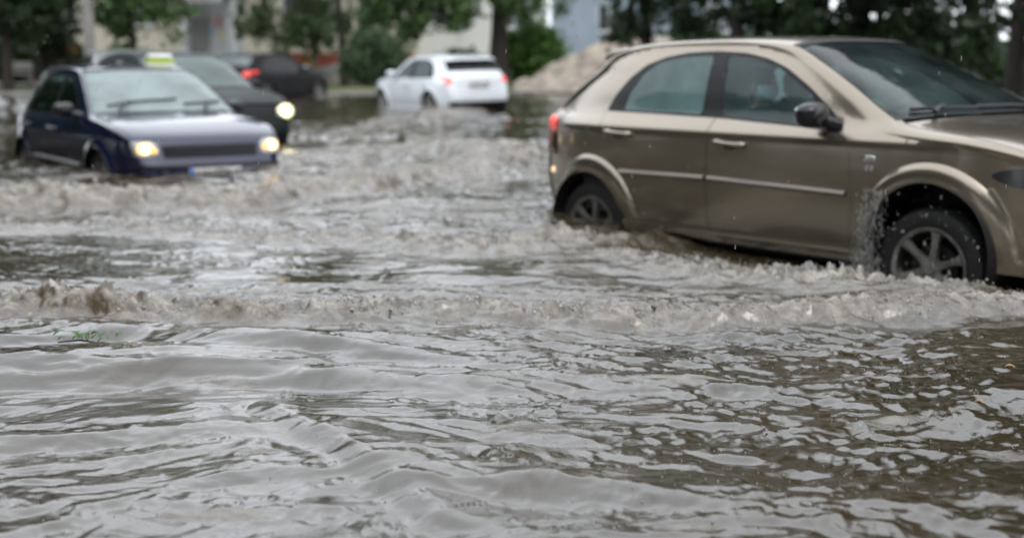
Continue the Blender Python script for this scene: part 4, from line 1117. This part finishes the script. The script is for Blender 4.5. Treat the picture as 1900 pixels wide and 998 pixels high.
def facade(name, x0, x1, y, H, m, plinth, label, win=True, z0=.55, depth=10, floors=3, sp_=3.0):
    r = empty(name, ((x0 + x1) / 2, y, 0), label=label, cat='building')
    w = x1 - x0
    # wall with real window openings: piers and spandrels
    mb = MB(); zs = [2.95 + 2.9 * f for f in range(floors)]; ww, wh = 1.3, 1.5
    n = max(1, int(w // sp_)); xs = [-w / 2 + (i + .5) * w / n for i in range(n)]
    ed = [-w / 2] + sum([[x - ww / 2, x + ww / 2] for x in xs], []) + [w / 2]
    for i in range(0, len(ed), 2): mb.box(((ed[i] + ed[i + 1]) / 2, .15, (plinth + H) / 2), (ed[i + 1] - ed[i], .3, H - plinth))
    lev = [plinth] + sum([[z, z + wh] for z in zs], []) + [H]
    for i in range(0, len(lev), 2):
        if lev[i + 1] - lev[i] < .02: continue
        for x in xs: mb.box((x, .152, (lev[i] + lev[i + 1]) / 2), (ww, .29, lev[i + 1] - lev[i]))
    mb.box((0, depth / 2 + .3, H / 2), (w, depth - .3, H - .1))
    mb.build('wall', m, r, smooth=False)
    if plinth > z0: box_obj('plinth', (0, .12, (plinth + z0) / 2 - .2), (w + .06, .36, plinth - z0 + .4), redpl, r)
    box_obj('roof', (0, depth / 2, H + .15), (w + .6, depth + .8, .3), mat('roof_grey', (.15, .14, .14), .8), r)
    for x in xs:
        for z in zs:
            f = MB()
            for dx in (-ww / 2 + .04, 0, ww / 2 - .04): f.box((x + dx, .10, z + wh / 2), (.07, .06, wh))
            for dz in (.04, wh - .04): f.box((x, .098, z + dz), (ww, .06, .07))
            fo = f.build('window', frame_w, r, smooth=False)
            box_obj('pane', (x, .125, z + wh / 2), (ww - .05, .01, wh - .05), glassd, fo)
            box_obj('sill', (x, -.04, z - .03), (ww + .12, .12, .05), frame_w, fo)
    return r
facade('apartment_building', px(60, 62), px(770, 62), 62, 8.2, cream, 1.72, 'long cream building with a dark red plinth behind the roadside trees', floors=2)
facade('white_building', px(772, 66), px(1015, 66), 66, 7.5, whiter, .5, 'whitish building seen in the gaps around the thick dark trunk', floors=2, sp_=2.6)
bluegrey = mat('blue_grey_panels', (.26, .31, .38), .6, noise=.2, nscale=.5)
facade('grey_blue_building', px(1030, 74), px(1420, 74), 74, 7.0, bluegrey, .5, 'grey blue building behind the sand pile', floors=2, sp_=5.6)

# shop entrance
k0 = px(392, 57); kz = .45
r = empty('shop_entrance', (k0, 57, kz), label='whitish shop entrance with a pale sign board over its grey door', cat='shop')
box_obj('pillar', (-.95, 0, 2.3), (.28, .5, 4.6), mat('shop_white', (.62, .63, .66), .6, noise=.1), r)
box_obj('pillar', (1.02, 0, 2.3), (.30, .5, 4.6), MATS['shop_white'], r)
box_obj('wall', (0, 1.2, 2.4), (2.3, 1.6, 4.8), mat('shop_grey', (.40, .41, .43), .6, noise=.15), r)
d_ = box_obj('door', (-.35, .36, 1.35), (.80, .06, 2.7), mat('door_grey', (.27, .27, .28), .4), r); box_obj('handle', (-.02, .30, 1.2), (.04, .06, .5), CHROME, d_)
box_obj('side_panel', (.45, .35, 1.9), (.72, .07, 3.8), mat('panel_pale', (.52, .53, .58), .5), r)
po = box_obj('poster', (.40, .305, 2.55), (.42, .012, .42), mat('poster_pink', (.55, .12, .22), .6, col2=(.62, .55, .5), nscale=6), r)
box_obj('poster', (.55, .304, 1.95), (.34, .012, .45), mat('poster_yellow', (.55, .48, .2), .6, col2=(.6, .6, .6), nscale=7), r)
box_obj('poster', (.18, .306, 2.2), (.20, .012, .5), mat('poster_blue', (.2, .38, .6), .6, col2=(.5, .55, .6), nscale=5), r)
sb = box_obj('sign_board', (-.12, -.45, 4.0), (1.9, .2, 1.3), mat('sign_board_white', (.66, .66, .70), .5), r)
box_obj('sign_edge', (.93, -.45, 4.0), (.2, .24, 1.3), mat('sign_navy', (.03, .05, .14), .5), r)
for i, w_ in enumerate((.16, .1, .18, .12, .15, .09)): box_obj('red_letter', (-.85 + i * .24, -.556, 3.47 + .02 * (i % 2)), (w_, .01, .10), mat('sign_red', (.42, .08, .09), .5), sb)

# concrete ramp beside the plinth and the small orange board on it
mb = MB(); mb.add([(-1.5, 0, 0), (1.5, 0, 0), (1.5, 1, 0), (-1.5, 1, 0), (-1.5, 0, .0), (1.5, 0, .75), (1.5, 1, .75), (-1.5, 1, .0)], [(0, 1, 5, 4), (3, 7, 6, 2), (1, 2, 6, 5), (4, 5, 6, 7)])
o = mb.build('concrete_ramp', mat('concrete', (.30, .29, .29), .85, noise=.25, nscale=2), smooth=False, label='grey concrete ramp rising along the red plinth', cat='ramp'); o.location = (px(560, 58), 58.5, .5)
r = empty('notice_board', (px(572, 54), 54, .42), label='small orange board on a short post in front of the red plinth', cat='sign')
box_obj('board', (0, 0, .95), (.36, .05, .6), mat('orange_board', (.62, .25, .06), .6, noise=.3, nscale=5), r, bev=.01); box_obj('post', (0, .05, .4), (.06, .05, .9), mat('dark_metal', (.03,) * 3), r)
r = empty('notice_board', (px(148, 52), 52, .42), label='orange brown board in place of autumn foliage left of the lamp post', cat='sign')  # added board stands in for brownish-orange autumn foliage
box_obj('board', (0, 0, 1.35), (.55, .05, .4), mat('autumn_leaf_board', (.35, .16, .06), .7, noise=.5, nscale=6), r, bev=.01)
for dx in (-.22, .22): box_obj('post', (dx, .05, .6), (.06, .05, 1.2), mat('dark_metal', (.03,) * 3), r)

# bench on the left verge
r = empty('park_bench', (px(46, 50), 50, .42), .1, label='pale grey bench on the grass between the left trunks', cat='bench')
box_obj('seat', (0, 0, .46), (.9, .4, .08), mat('bench_pale', (.5, .48, .47), .7), r, bev=.02); box_obj('backrest', (0, .2, .75), (.9, .06, .3), MATS['bench_pale'], r, bev=.02)
for dx in (-.36, .36): box_obj('leg', (dx, 0, .21), (.1, .38, .42), mat('concrete', (.3, .29, .29)), r)

# low rail fence far left
r = empty('rail_fence', (px(-60, 56), 56, .42), label='low dark brown rail fence under the left trees', cat='fence')
fm = mat('fence_brown', (.05, .028, .02), .8)
for i in range(9): box_obj('fence_post', (i * .8, 0, .5), (.09, .09, 1.0), fm, r)
for z in (.45, .85): box_obj('rail', (3.2, -.06, z), (6.6, .04, .12), fm, r)

# lamp post of pale concrete
r = empty('lamp_post', (px(177, 38), 38, 0), label='tall grey concrete lamp post rising behind the taxi roof', cat='lamp post')
mb = MB(); mb.tube([(0, 0, -.2), (0, 0, 4), (0, 0, 9.2)], [.17, .15, .09], 16); mb.build('post', mat('post_concrete', (.27, .255, .24), .8, noise=.35, nscale=3, bump=.3, bscale=12), r)
mb = MB(); mb.tube([(0, 0, 9.0), (.0, -.5, 9.6), (0, -1.6, 9.9)], [.04, .035, .03], 10); mb.build('arm', mat('dark_metal', (.03,) * 3), r)
mb = MB(); mb.ell((0, -1.9, 9.88), (.14, .36, .08), 16, 10, p=2.5); mb.build('lamp_head', mat('lamp_grey', (.4, .4, .4), .5), r)

# kerbs along the far verge and the verge path
MB().add([(-60, 43.2, .36), (60, 43.2, .36), (60, 43.45, .36), (-60, 43.45, .36), (-60, 43.2, -.2), (60, 43.2, -.2)], [(0, 1, 2, 3), (4, 5, 1, 0)]).build('kerb', mat('kerb_concrete', (.28, .27, .25), .85, noise=.3, nscale=1), smooth=False, kind='structure')
MB().add([(-60, 49.5, .50), (60, 49.5, .50), (60, 52, .50), (-60, 52, .50)], [(0, 1, 2, 3)]).build('path', mat('path_mud', (.20, .17, .135), .8, noise=.3, nscale=.5), smooth=False, kind='structure')

# sand pile
n_ = 90; a = np.linspace(-1, 1, n_); AX, AY = np.meshgrid(a, a, indexing='ij')
rr_ = np.sqrt(AX ** 2 + AY ** 2)
H_ = 1.95 * np.clip(1 - rr_ ** 1.15, -.08, 1) + .16 * fbm(AX * 4, AY * 4, 4, 301, .6) * (rr_ < 1.02) + .12 * np.abs(fbm(AX * 11 + AY * 4, AY * 9, 3, 305)) 
I = (np.arange(n_ - 1)[:, None] * n_ + np.arange(n_ - 1)[None]).ravel()
sand = mat('sand', (.46, .395, .32), .9, col2=(.20, .17, .14), nscale=2.2, bump=.8, bscale=7)
o = quick_mesh('sand_pile', np.stack([AX * 4.3, AY * 3.0, H_], 2).reshape(-1, 3), np.stack([I, I + n_, I + n_ + 1, I + 1], 1), sand, label='large pale heap of sand and rubble on the verge behind the beige car', cat='sand pile')
o.location = (px(1185, 46), 46.5, .42)

# ---- foliage
def leaf_mat(name, c, c2):
    if name in MATS: return MATS[name]
    m = bpy.data.materials.new(name); m.use_nodes = True; n = m.node_tree.nodes; l = m.node_tree.links; b = n['Principled BSDF']
    a_ = n.new('ShaderNodeAttribute'); a_.attribute_name = 'tone'; mx = n.new('ShaderNodeMix'); mx.data_type = 'RGBA'
    mx.inputs[6].default_value = (*c, 1); mx.inputs[7].default_value = (*c2, 1); l.new(a_.outputs['Fac'], mx.inputs[0])
    l.new(mx.outputs[2], b.inputs['Base Color']); b.inputs['Roughness'].default_value = .5
    b.inputs['Specular IOR Level'].default_value = .3
    tr = n.new('ShaderNodeBsdfTranslucent'); l.new(mx.outputs[2], tr.inputs[0]); ms = n.new('ShaderNodeMixShader'); ms.inputs[0].default_value = .3
    l.new(b.outputs[0], ms.inputs[1]); l.new(tr.outputs[0], ms.inputs[2]); l.new(ms.outputs[0], n['Material Output'].inputs[0])
    MATS[name] = m; return m
LM = {'dark': leaf_mat('leaf_dark', (.022, .040, .018), (.055, .095, .036)),
      'mid': leaf_mat('leaf_mid', (.055, .10, .036), (.13, .21, .075)),
      'birch': leaf_mat('leaf_birch', (.060, .10, .042), (.14, .20, .09)),
      'bright': leaf_mat('leaf_bright', (.045, .11, .022), (.12, .22, .05)),
      'blueish': leaf_mat('leaf_bush', (.05, .085, .045), (.12, .17, .09))}
bark_d = mat('bark_dark', (.030, .024, .019), .9, noise=.4, nscale=4, bump=.5, bscale=14)
bark_b = mat('bark_birch', (.34, .32, .29), .8, col2=(.08, .07, .06), nscale=5, bump=.3, bscale=10)

def foliage(parent, lobes, n, leaf, size, seed, droop=0., clump=.45, name='crown'):
    """lobes: (x, y, z, rx, ry, rz) ellipsoids in the tree's own frame; leaf clumps scattered near their shells"""
    g = np.random.default_rng(seed); V = []; tone = []
    vol = np.array([l[3] * l[4] * l[5] for l in lobes]) ** .8; vol /= vol.sum()
    nc = max(20, n // 45)
    li = g.choice(len(lobes), nc, p=vol); Lb = np.array(lobes)[li]
    d = g.normal(0, 1, (nc, 3)); d /= np.linalg.norm(d, axis=1)[:, None]; rad = g.uniform(.25, 1.05, nc) ** .6
    C = Lb[:, :3] + d * Lb[:, 3:] * rad[:, None]
    per = n // nc; ct = np.clip(g.normal(.42, .26, nc), 0, 1)
    cr_ = clump * g.uniform(.6, 1.4, nc)
    P = np.repeat(C, per, 0) + g.normal(0, 1, (nc * per, 3)) * np.repeat(cr_, per)[:, None] * np.array([.55, .55, .38])
    if droop: P[:, 2] -= g.uniform(0, 1, len(P)) ** .8 * droop * np.repeat(g.uniform(.3, 1.2, nc), per); P[:, :2] = np.repeat(C[:, :2], per, 0) + (P[:, :2] - np.repeat(C[:, :2], per, 0)) * .6
    P = P[P[:, 2] > .05]; m = len(P)
    a = g.normal(0, 1, (m, 3)); a /= np.linalg.norm(a, axis=1)[:, None]; b = np.cross(a, g.normal(0, 1, (m, 3))); b /= np.linalg.norm(b, axis=1)[:, None]
    s_ = size * g.uniform(.6, 1.4, m)[:, None]
    Q = np.stack([P - a * s_, P + b * s_ * .55, P + a * s_, P - b * s_ * .55], 1)
    T_ = np.clip(np.repeat(ct, per)[:m] + g.normal(0, .15, m), 0, 1)
    return quick_mesh(name, Q.reshape(-1, 3), np.arange(m * 4).reshape(-1, 4), LM[leaf], smooth=False, parent=parent, attrs={'tone': np.repeat(T_, 4)})

def tree(u, D, lobes_px, n, leaf, label, trunk_r=.2, H=9., lean=0., bark=None, size=.14, droop=0., seed=0, name='roadside_tree', group=None, clump=.45, fork=None, tall=0):
    """lobes_px: (u, v, ru, rv) crown lobes measured in photo pixels at distance D"""
    X = px(u, D); z0 = float(ground_z(np.array([X]), np.array([D]))[0]); k = D / FPX
    r = empty(name, (X, D, z0), label=label, cat='tree', group=group)
    g = np.random.default_rng(seed + 900)
    lobes = []
    for (lu, lv, ru, rv) in lobes_px:
        lx, lz = px(lu, D, lv); lobes.append((lx - X, g.uniform(-.4, .4), lz - z0, ru * k, max(.8, min(ru, rv) * k * 1.0), rv * k))
    if tall:
        for q in range(tall):
            lz = lobes[0][2] + 2.6 + 2.1 * q; lobes.append((g.uniform(-.8, .8), g.uniform(-.5, .5), lz, 2.5 - .3 * q, 1.8, 1.6))
    top = max(l[2] + l[5] * .4 for l in lobes); H = max(H, top)
    mb = MB(); pts = [(lean * t ** 1.3 * H * .3 + .12 * math.sin(t * 5 + seed), .1 * math.sin(t * 4 + seed * 2), -.1 + t * H) for t in np.linspace(0, 1, 9)]
    rad = [trunk_r * (1.25 if i == 0 else 1 - .085 * i) for i in range(9)]; mb.tube(pts, rad, 12)
    for q, l in enumerate(lobes):
        t0 = g.uniform(.3, .6); i0 = int(t0 * 8); p0 = np.array(pts[i0]); p1 = np.array(l[:3])
        mb.tube([p0, p0 * .5 + p1 * .5 + np.array([0, 0, .25]), p1], [rad[i0] * .55, rad[i0] * .35, .03], 8)
        for e in range(4):
            p2 = p1 + g.normal(0, 1, 3) * np.array(l[3:]) * .6; mb.tube([p0 * .5 + p1 * .5 + np.array([0, 0, .25]), (p1 + p2) / 2, p2], [rad[i0] * .25, .03, .012], 6)
    mb.build('trunk', bark or bark_d, r)
    foliage(r, lobes, n, leaf, size, seed, droop, clump)
    return r

tree(16, 44, [(-20, -20, 110, 95), (60, 10, 75, 60), (-60, -160, 150, 110), (10, 60, 60, 25)], 17000, 'dark', 'dark leafy tree at the far left edge, its thin trunk on the grass', .17, 7, seed=1, tall=6)
tree(90, 50, [(95, 20, 62, 70), (120, -60, 80, 80), (80, -160, 120, 90), (110, 85, 48, 22)], 17000, 'dark', 'dark tree just left of the grey lamp post', .2, 8, seed=2, tall=5)
tree(262, 47, [(240, -10, 62, 62), (290, -5, 50, 60), (255, -120, 130, 90), (220, 50, 32, 28), (320, 30, 20, 40), (205, 35, 26, 40), (295, 45, 32, 30)], 17000, 'mid', 'green tree with a leaning trunk between lamp post and shop entrance', .13, 8, lean=-.25, seed=3, tall=5)
tree(590, 52, [(520, -30, 60, 62), (580, 0, 60, 55), (480, 20, 26, 36), (550, -140, 140, 90), (625, 20, 26, 36), (500, 38, 44, 30), (565, 44, 34, 26), (455, 0, 24, 46), (530, 62, 40, 20), (610, 50, 34, 28)], 17000, 'birch', 'drooping birch with a thin pale trunk right of the shop entrance', .09, 8.5, bark=bark_b, droop=.9, seed=4, tall=6)
tree(648, 50, [(700, -25, 62, 52), (760, 0, 70, 42), (830, -20, 62, 50), (740, -130, 150, 80), (690, 30, 38, 22), (735, 22, 50, 30), (805, 22, 46, 30), (865, 5, 40, 38), (660, 35, 40, 34), (770, 45, 34, 20)], 18000, 'mid', 'hanging green tree above the round bush and the white car', .14, 8, lean=-.35, droop=.7, seed=5, tall=6)
tree(925, 51, [(890, -30, 60, 48), (960, -25, 60, 48), (840, 0, 36, 28), (930, -150, 170, 90), (1020, -25, 50, 34)], 17000, 'mid', 'tree with the thick dark trunk behind the white hatchback', .34, 8, droop=.8, seed=6, tall=6)
tree(1190, 38, [(1190, 0, 48, 46), (1250, -10, 60, 52), (1290, 30, 42, 32), (1220, -120, 120, 90), (1165, 50, 26, 22)], 17000, 'dark', 'dark tree whose leaves hang over the top of the sand pile', .16, 9, seed=7, tall=5)
tree(1356, 31, [(1400, 0, 90, 60), (1330, -60, 90, 60), (1400, -200, 190, 130), (1450, 45, 60, 30), (1380, -450, 200, 160), (1380, -650, 130, 130)], 14000, 'dark', 'dark tree with its trunk above the beige car roof', .2, 10, seed=8)
RT = [(1480, 34, 'dense dark tree right of the trunk over the beige car roof'), (1590, 37, 'dense dark tree behind the beige windshield top'), (1700, 33, 'dense dark tree behind the beige windshield, third from the right'), (1800, 36, 'dense dark tree behind the beige bonnet, second from the right')]
for i, (u, D, lb) in enumerate(RT):
    tree(u, D, [(u, 20, 85, 70), (u - 30, 110, 60, 55), (u + 40, 95, 55, 60), (u, -120, 120, 110), (u + 20, -330, 170, 170), (u, -600, 170, 170), (u, -840, 120, 140)], 16000, 'dark', lb, .2, 14, seed=20 + i, group='dense trees on the right')
tree(1880, 24, [(1950, -20, 110, 90), (1860, -150, 150, 100), (1900, -420, 260, 260), (1880, -800, 260, 260), (1880, -1150, 200, 200)], 18000, 'dark', 'tall dark tree with a bare trunk at the right edge', .17, 13, seed=30)
for i, (u, D) in enumerate([(2150, 24), (2420, 19), (2800, 17)]):  # unseen trees added for the windshield and water to reflect
    tree(u, D, [(u, 30, 200, 110), (u, -250, 280, 240), (u + 60, -600, 320, 300), (u, -1000, 300, 300)], 13000, 'dark', 'tall dark tree added outside the right edge of the view for reflections', .22, 13, seed=40 + i, group='added trees right of the view', size=.2)
for i, (u, D) in enumerate([(-180, 46), (-420, 44), (-750, 40)]):  # unseen trees added as something for reflections to pick up
    tree(u, D, [(u, 0, 120, 90), (u + 30, -130, 150, 90), (u, -330, 140, 120), (u, -520, 110, 100)], 9000, 'mid', 'green tree added outside the left edge of the view for reflections', .2, 7, seed=50 + i, group='added trees left of the view', size=.2)

def bush(u, v, ru, rv, D, leaf, n, label, seed, group=None, size=.11, name='green_bush'):
    X, z = px(u, D, v); z0 = float(ground_z(np.array([X]), np.array([D]))[0]); k = D / FPX
    r = empty(name, (X, D, z0), label=label, cat='bush', group=group)
    zz = z - z0; g = np.random.default_rng(seed)
    lobes = [(0, 0, zz, ru * k * .8, ru * k * .8, rv * k * .85), (-ru * k * .35, 0, zz * .8, ru * k * .55, ru * k * .6, rv * k * .7), (ru * k * .4, .1, zz * .75, ru * k * .55, ru * k * .6, rv * k * .65), (0, .0, .5, ru * k * .6, ru * k * .6, .5)]
    foliage(r, lobes, n, leaf, size, seed, clump=.32, name='leaves')
    mb = MB()
    for e in range(6):
        a_ = e * 1.05; mb.tube([(0, 0, -.05), (math.cos(a_) * ru * k * .3, math.sin(a_) * ru * k * .3, zz * .7), (math.cos(a_) * ru * k * .6, math.sin(a_) * .5 * ru * k, zz * 1.1)], [.04, .025, .01], 6)
    mb.build('stems', bark_d, r)
bush(690, 98, 60, 56, 48, 'blueish', 6500, 'round grey green bush left of the white hatchback', 60)
bush(992, 90, 64, 56, 52, 'bright', 6500, 'bright green bush between the thick trunk and the sand pile', 61)
for i, (u, v, ru, rv, D, lb) in enumerate([(20, 95, 60, 40, 56, 'dark bush behind the thin trunk at the far left'), (110, 105, 60, 34, 58, 'dark bush behind the orange brown board'), (860, 120, 40, 22, 50, 'low green bush beyond the white car roof'),
                                           (1420, 120, 90, 60, 44, 'dark bush seen behind the front of the beige roof'), (1560, 120, 100, 70, 45, 'dark bush behind the top of the beige windshield'), (1720, 130, 100, 80, 43, 'dark bush behind the slope of the beige windshield'), (1860, 140, 100, 80, 42, 'dark bush left of the trunk at the right edge'), (1290, 80, 60, 50, 50, 'dark bush right of the sand pile')]):
    bush(u, v, ru, rv, D, 'dark', 5500, lb, 62 + i, name='dark_bush', size=.15)
bush(240, 105, 40, 20, 56, 'mid', 2500, 'low green bush right of the lamp post foot', 75)

for i, (x, y, s_) in enumerate([(-9, 1, .9), (-10, 5, .95), (-11, 9, .9), (-12.5, 13, .95), (-14.5, 18, 1.), (-16.5, 23.5, 1.)]):  # trees added out of view to darken what the beige flank mirrors
    r = empty('roadside_tree', (x, y, .42 if y < 3 else .1), label='leafy tree added unseen at the left to darken reflections', cat='tree', group='added unseen trees at the left')
    mb = MB(); mb.tube([(0, 0, -.2), (.1, 0, 3), (0, .1, 7 * s_)], [.26, .2, .08], 12); mb.build('trunk', bark_d, r)
    foliage(r, [(0, 0, 4.0 * s_, 1.7, 2.8, 2.2), (0, 0, 6.3 * s_, 1.8, 2.8, 2.2), (0, 0, 1.7, 1.4, 2.6, 1.2)], 7000, 'dark', .32, 180 + i, clump=.9)
# trees added unseen behind the camera to darken what the car flanks mirror
for i, (x, y, s_) in enumerate([(-11, -9, 1.), (-5.5, -10.5, 1.1), (0, -9, 1.15), (5.5, -10, 1.1), (11, -8, 1.), (16, -4, 1.), (-17, -6, 1.)]):
    r = empty('roadside_tree', (x, y, .42), label='leafy tree added unseen behind the camera to darken reflections', cat='tree', group='added trees behind the camera')
    mb = MB(); mb.tube([(0, 0, -.1), (.1, 0, 3), (0, .1, 8 * s_)], [.28, .22, .08], 12); mb.build('trunk', bark_d, r)
    foliage(r, [(0, 0, 4.6 * s_, 3.0, 2.4, 2.2), (0, 0, 7.5 * s_, 3.4, 2.6, 2.6), (0, 0, 2.2, 2.8, 1.6, 1.5), (0, 0, 10 * s_, 2.4, 2.2, 2.)], 7000, 'dark', .30, 80 + i, clump=.9)

# water thrown up by the beige car's front wheel: streaks at the rear of the arch and drops inside it
def beige_pt(x, y, z):
    a = -.908; return np.stack([1.212 + math.cos(a) * x - math.sin(a) * y, 9.51 + math.sin(a) * x + math.cos(a) * y, z], -1)
g = np.random.default_rng(77); n1, n2 = 1500, 110
z = .16 + .46 * g.uniform(0, 1, n1) ** 2.2; st_ = g.choice([2.24, 2.29, 2.315, 2.36], n1, p=[.2, .3, .3, .2]); x = st_ + .12 * (z - .2) + g.normal(0, 1, n1) * (.010 + .10 * np.clip(.36 - z, 0, 1)); y = -.88 - np.abs(g.normal(0, .035, n1))
Pa = beige_pt(x, y, z); Sa = np.exp(g.normal(-6.75, .5, n1))
z = .2 + .42 * g.uniform(0, 1, n2); x = g.uniform(2.32, 3.05, n2); y = -.84 - g.uniform(0, .06, n2)
k = np.hypot(x - 2.645, z - .3) < .37; Pb = beige_pt(x[k], y[k], z[k]); Sb = np.exp(g.normal(-6.2, .5, k.sum()))
add_drops('wheel_splash', np.concatenate([Pa, Pb]), np.concatenate([Sa, Sb]), np.concatenate([g.uniform(1.5, 9, n1), g.uniform(1, 3, k.sum())]), 'water streaming and splashing in the front wheel arch of the beige car', drop_m, 5)
for q in ((2.30, .60, .2), (2.26, .50, .18), (2.34, .42, .2)):
    pass
# a sprig of torn leaves afloat on the near water and two loose yellow leaves
def sprig(u, v, n, leaf_c, label, name, sc_=1.):
    x0, y0 = at(u, v); hz = float(water_height(np.array([x0]), np.array([y0]))[0][0]); g = np.random.default_rng(n)
    r = empty(name, (x0, y0, WZ + hz + .012), label=label, cat='leaves')
    for k in range(n):
        a = g.uniform(0, 6.28); L_ = g.uniform(.03, .06) * sc_; c = g.normal(0, .045 if n > 2 else 0, 2) * np.array([1.3, 1.]); t = np.linspace(0, 1, 6)
        w = np.sin(t * math.pi) * L_ * .3; zz = .010 + .02 * np.sin(t * 2.6) * sc_ + g.uniform(0, .02) * (n > 2)
        G = np.array([[(c[0] + math.cos(a) * tt * L_ - math.sin(a) * q * ww, c[1] + math.sin(a) * tt * L_ + math.cos(a) * q * ww, z_ - abs(q) * .004) for q in (-1, 0, 1)] for tt, ww, z_ in zip(t, w, zz)])
        MB().grid(G).build('leaf', leaf_c, r)
    if n > 2:
        m = MB(); m.tube([(-.09, .02, .0), (0, 0, .012), (.10, -.02, .002)], [.003, .004, .002], 6); m.build('twig', bark_d, r)
sprig(150, 646, 16, mat('fresh_leaf', (.035, .10, .02), .5), 'small sprig of green leaves floating in front of the near wave crest', 'floating_sprig', .8)
sprig(1828, 776, 1, mat('yellow_leaf', (.26, .15, .06), .6), 'single yellow leaf floating near the right edge, the nearer of the two', 'floating_leaf', .6)
sprig(1882, 706, 1, mat('yellow_leaf', (.26, .15, .06), .6), 'single brown yellow leaf floating at the right edge, the farther of the two', 'floating_leaf', .6)
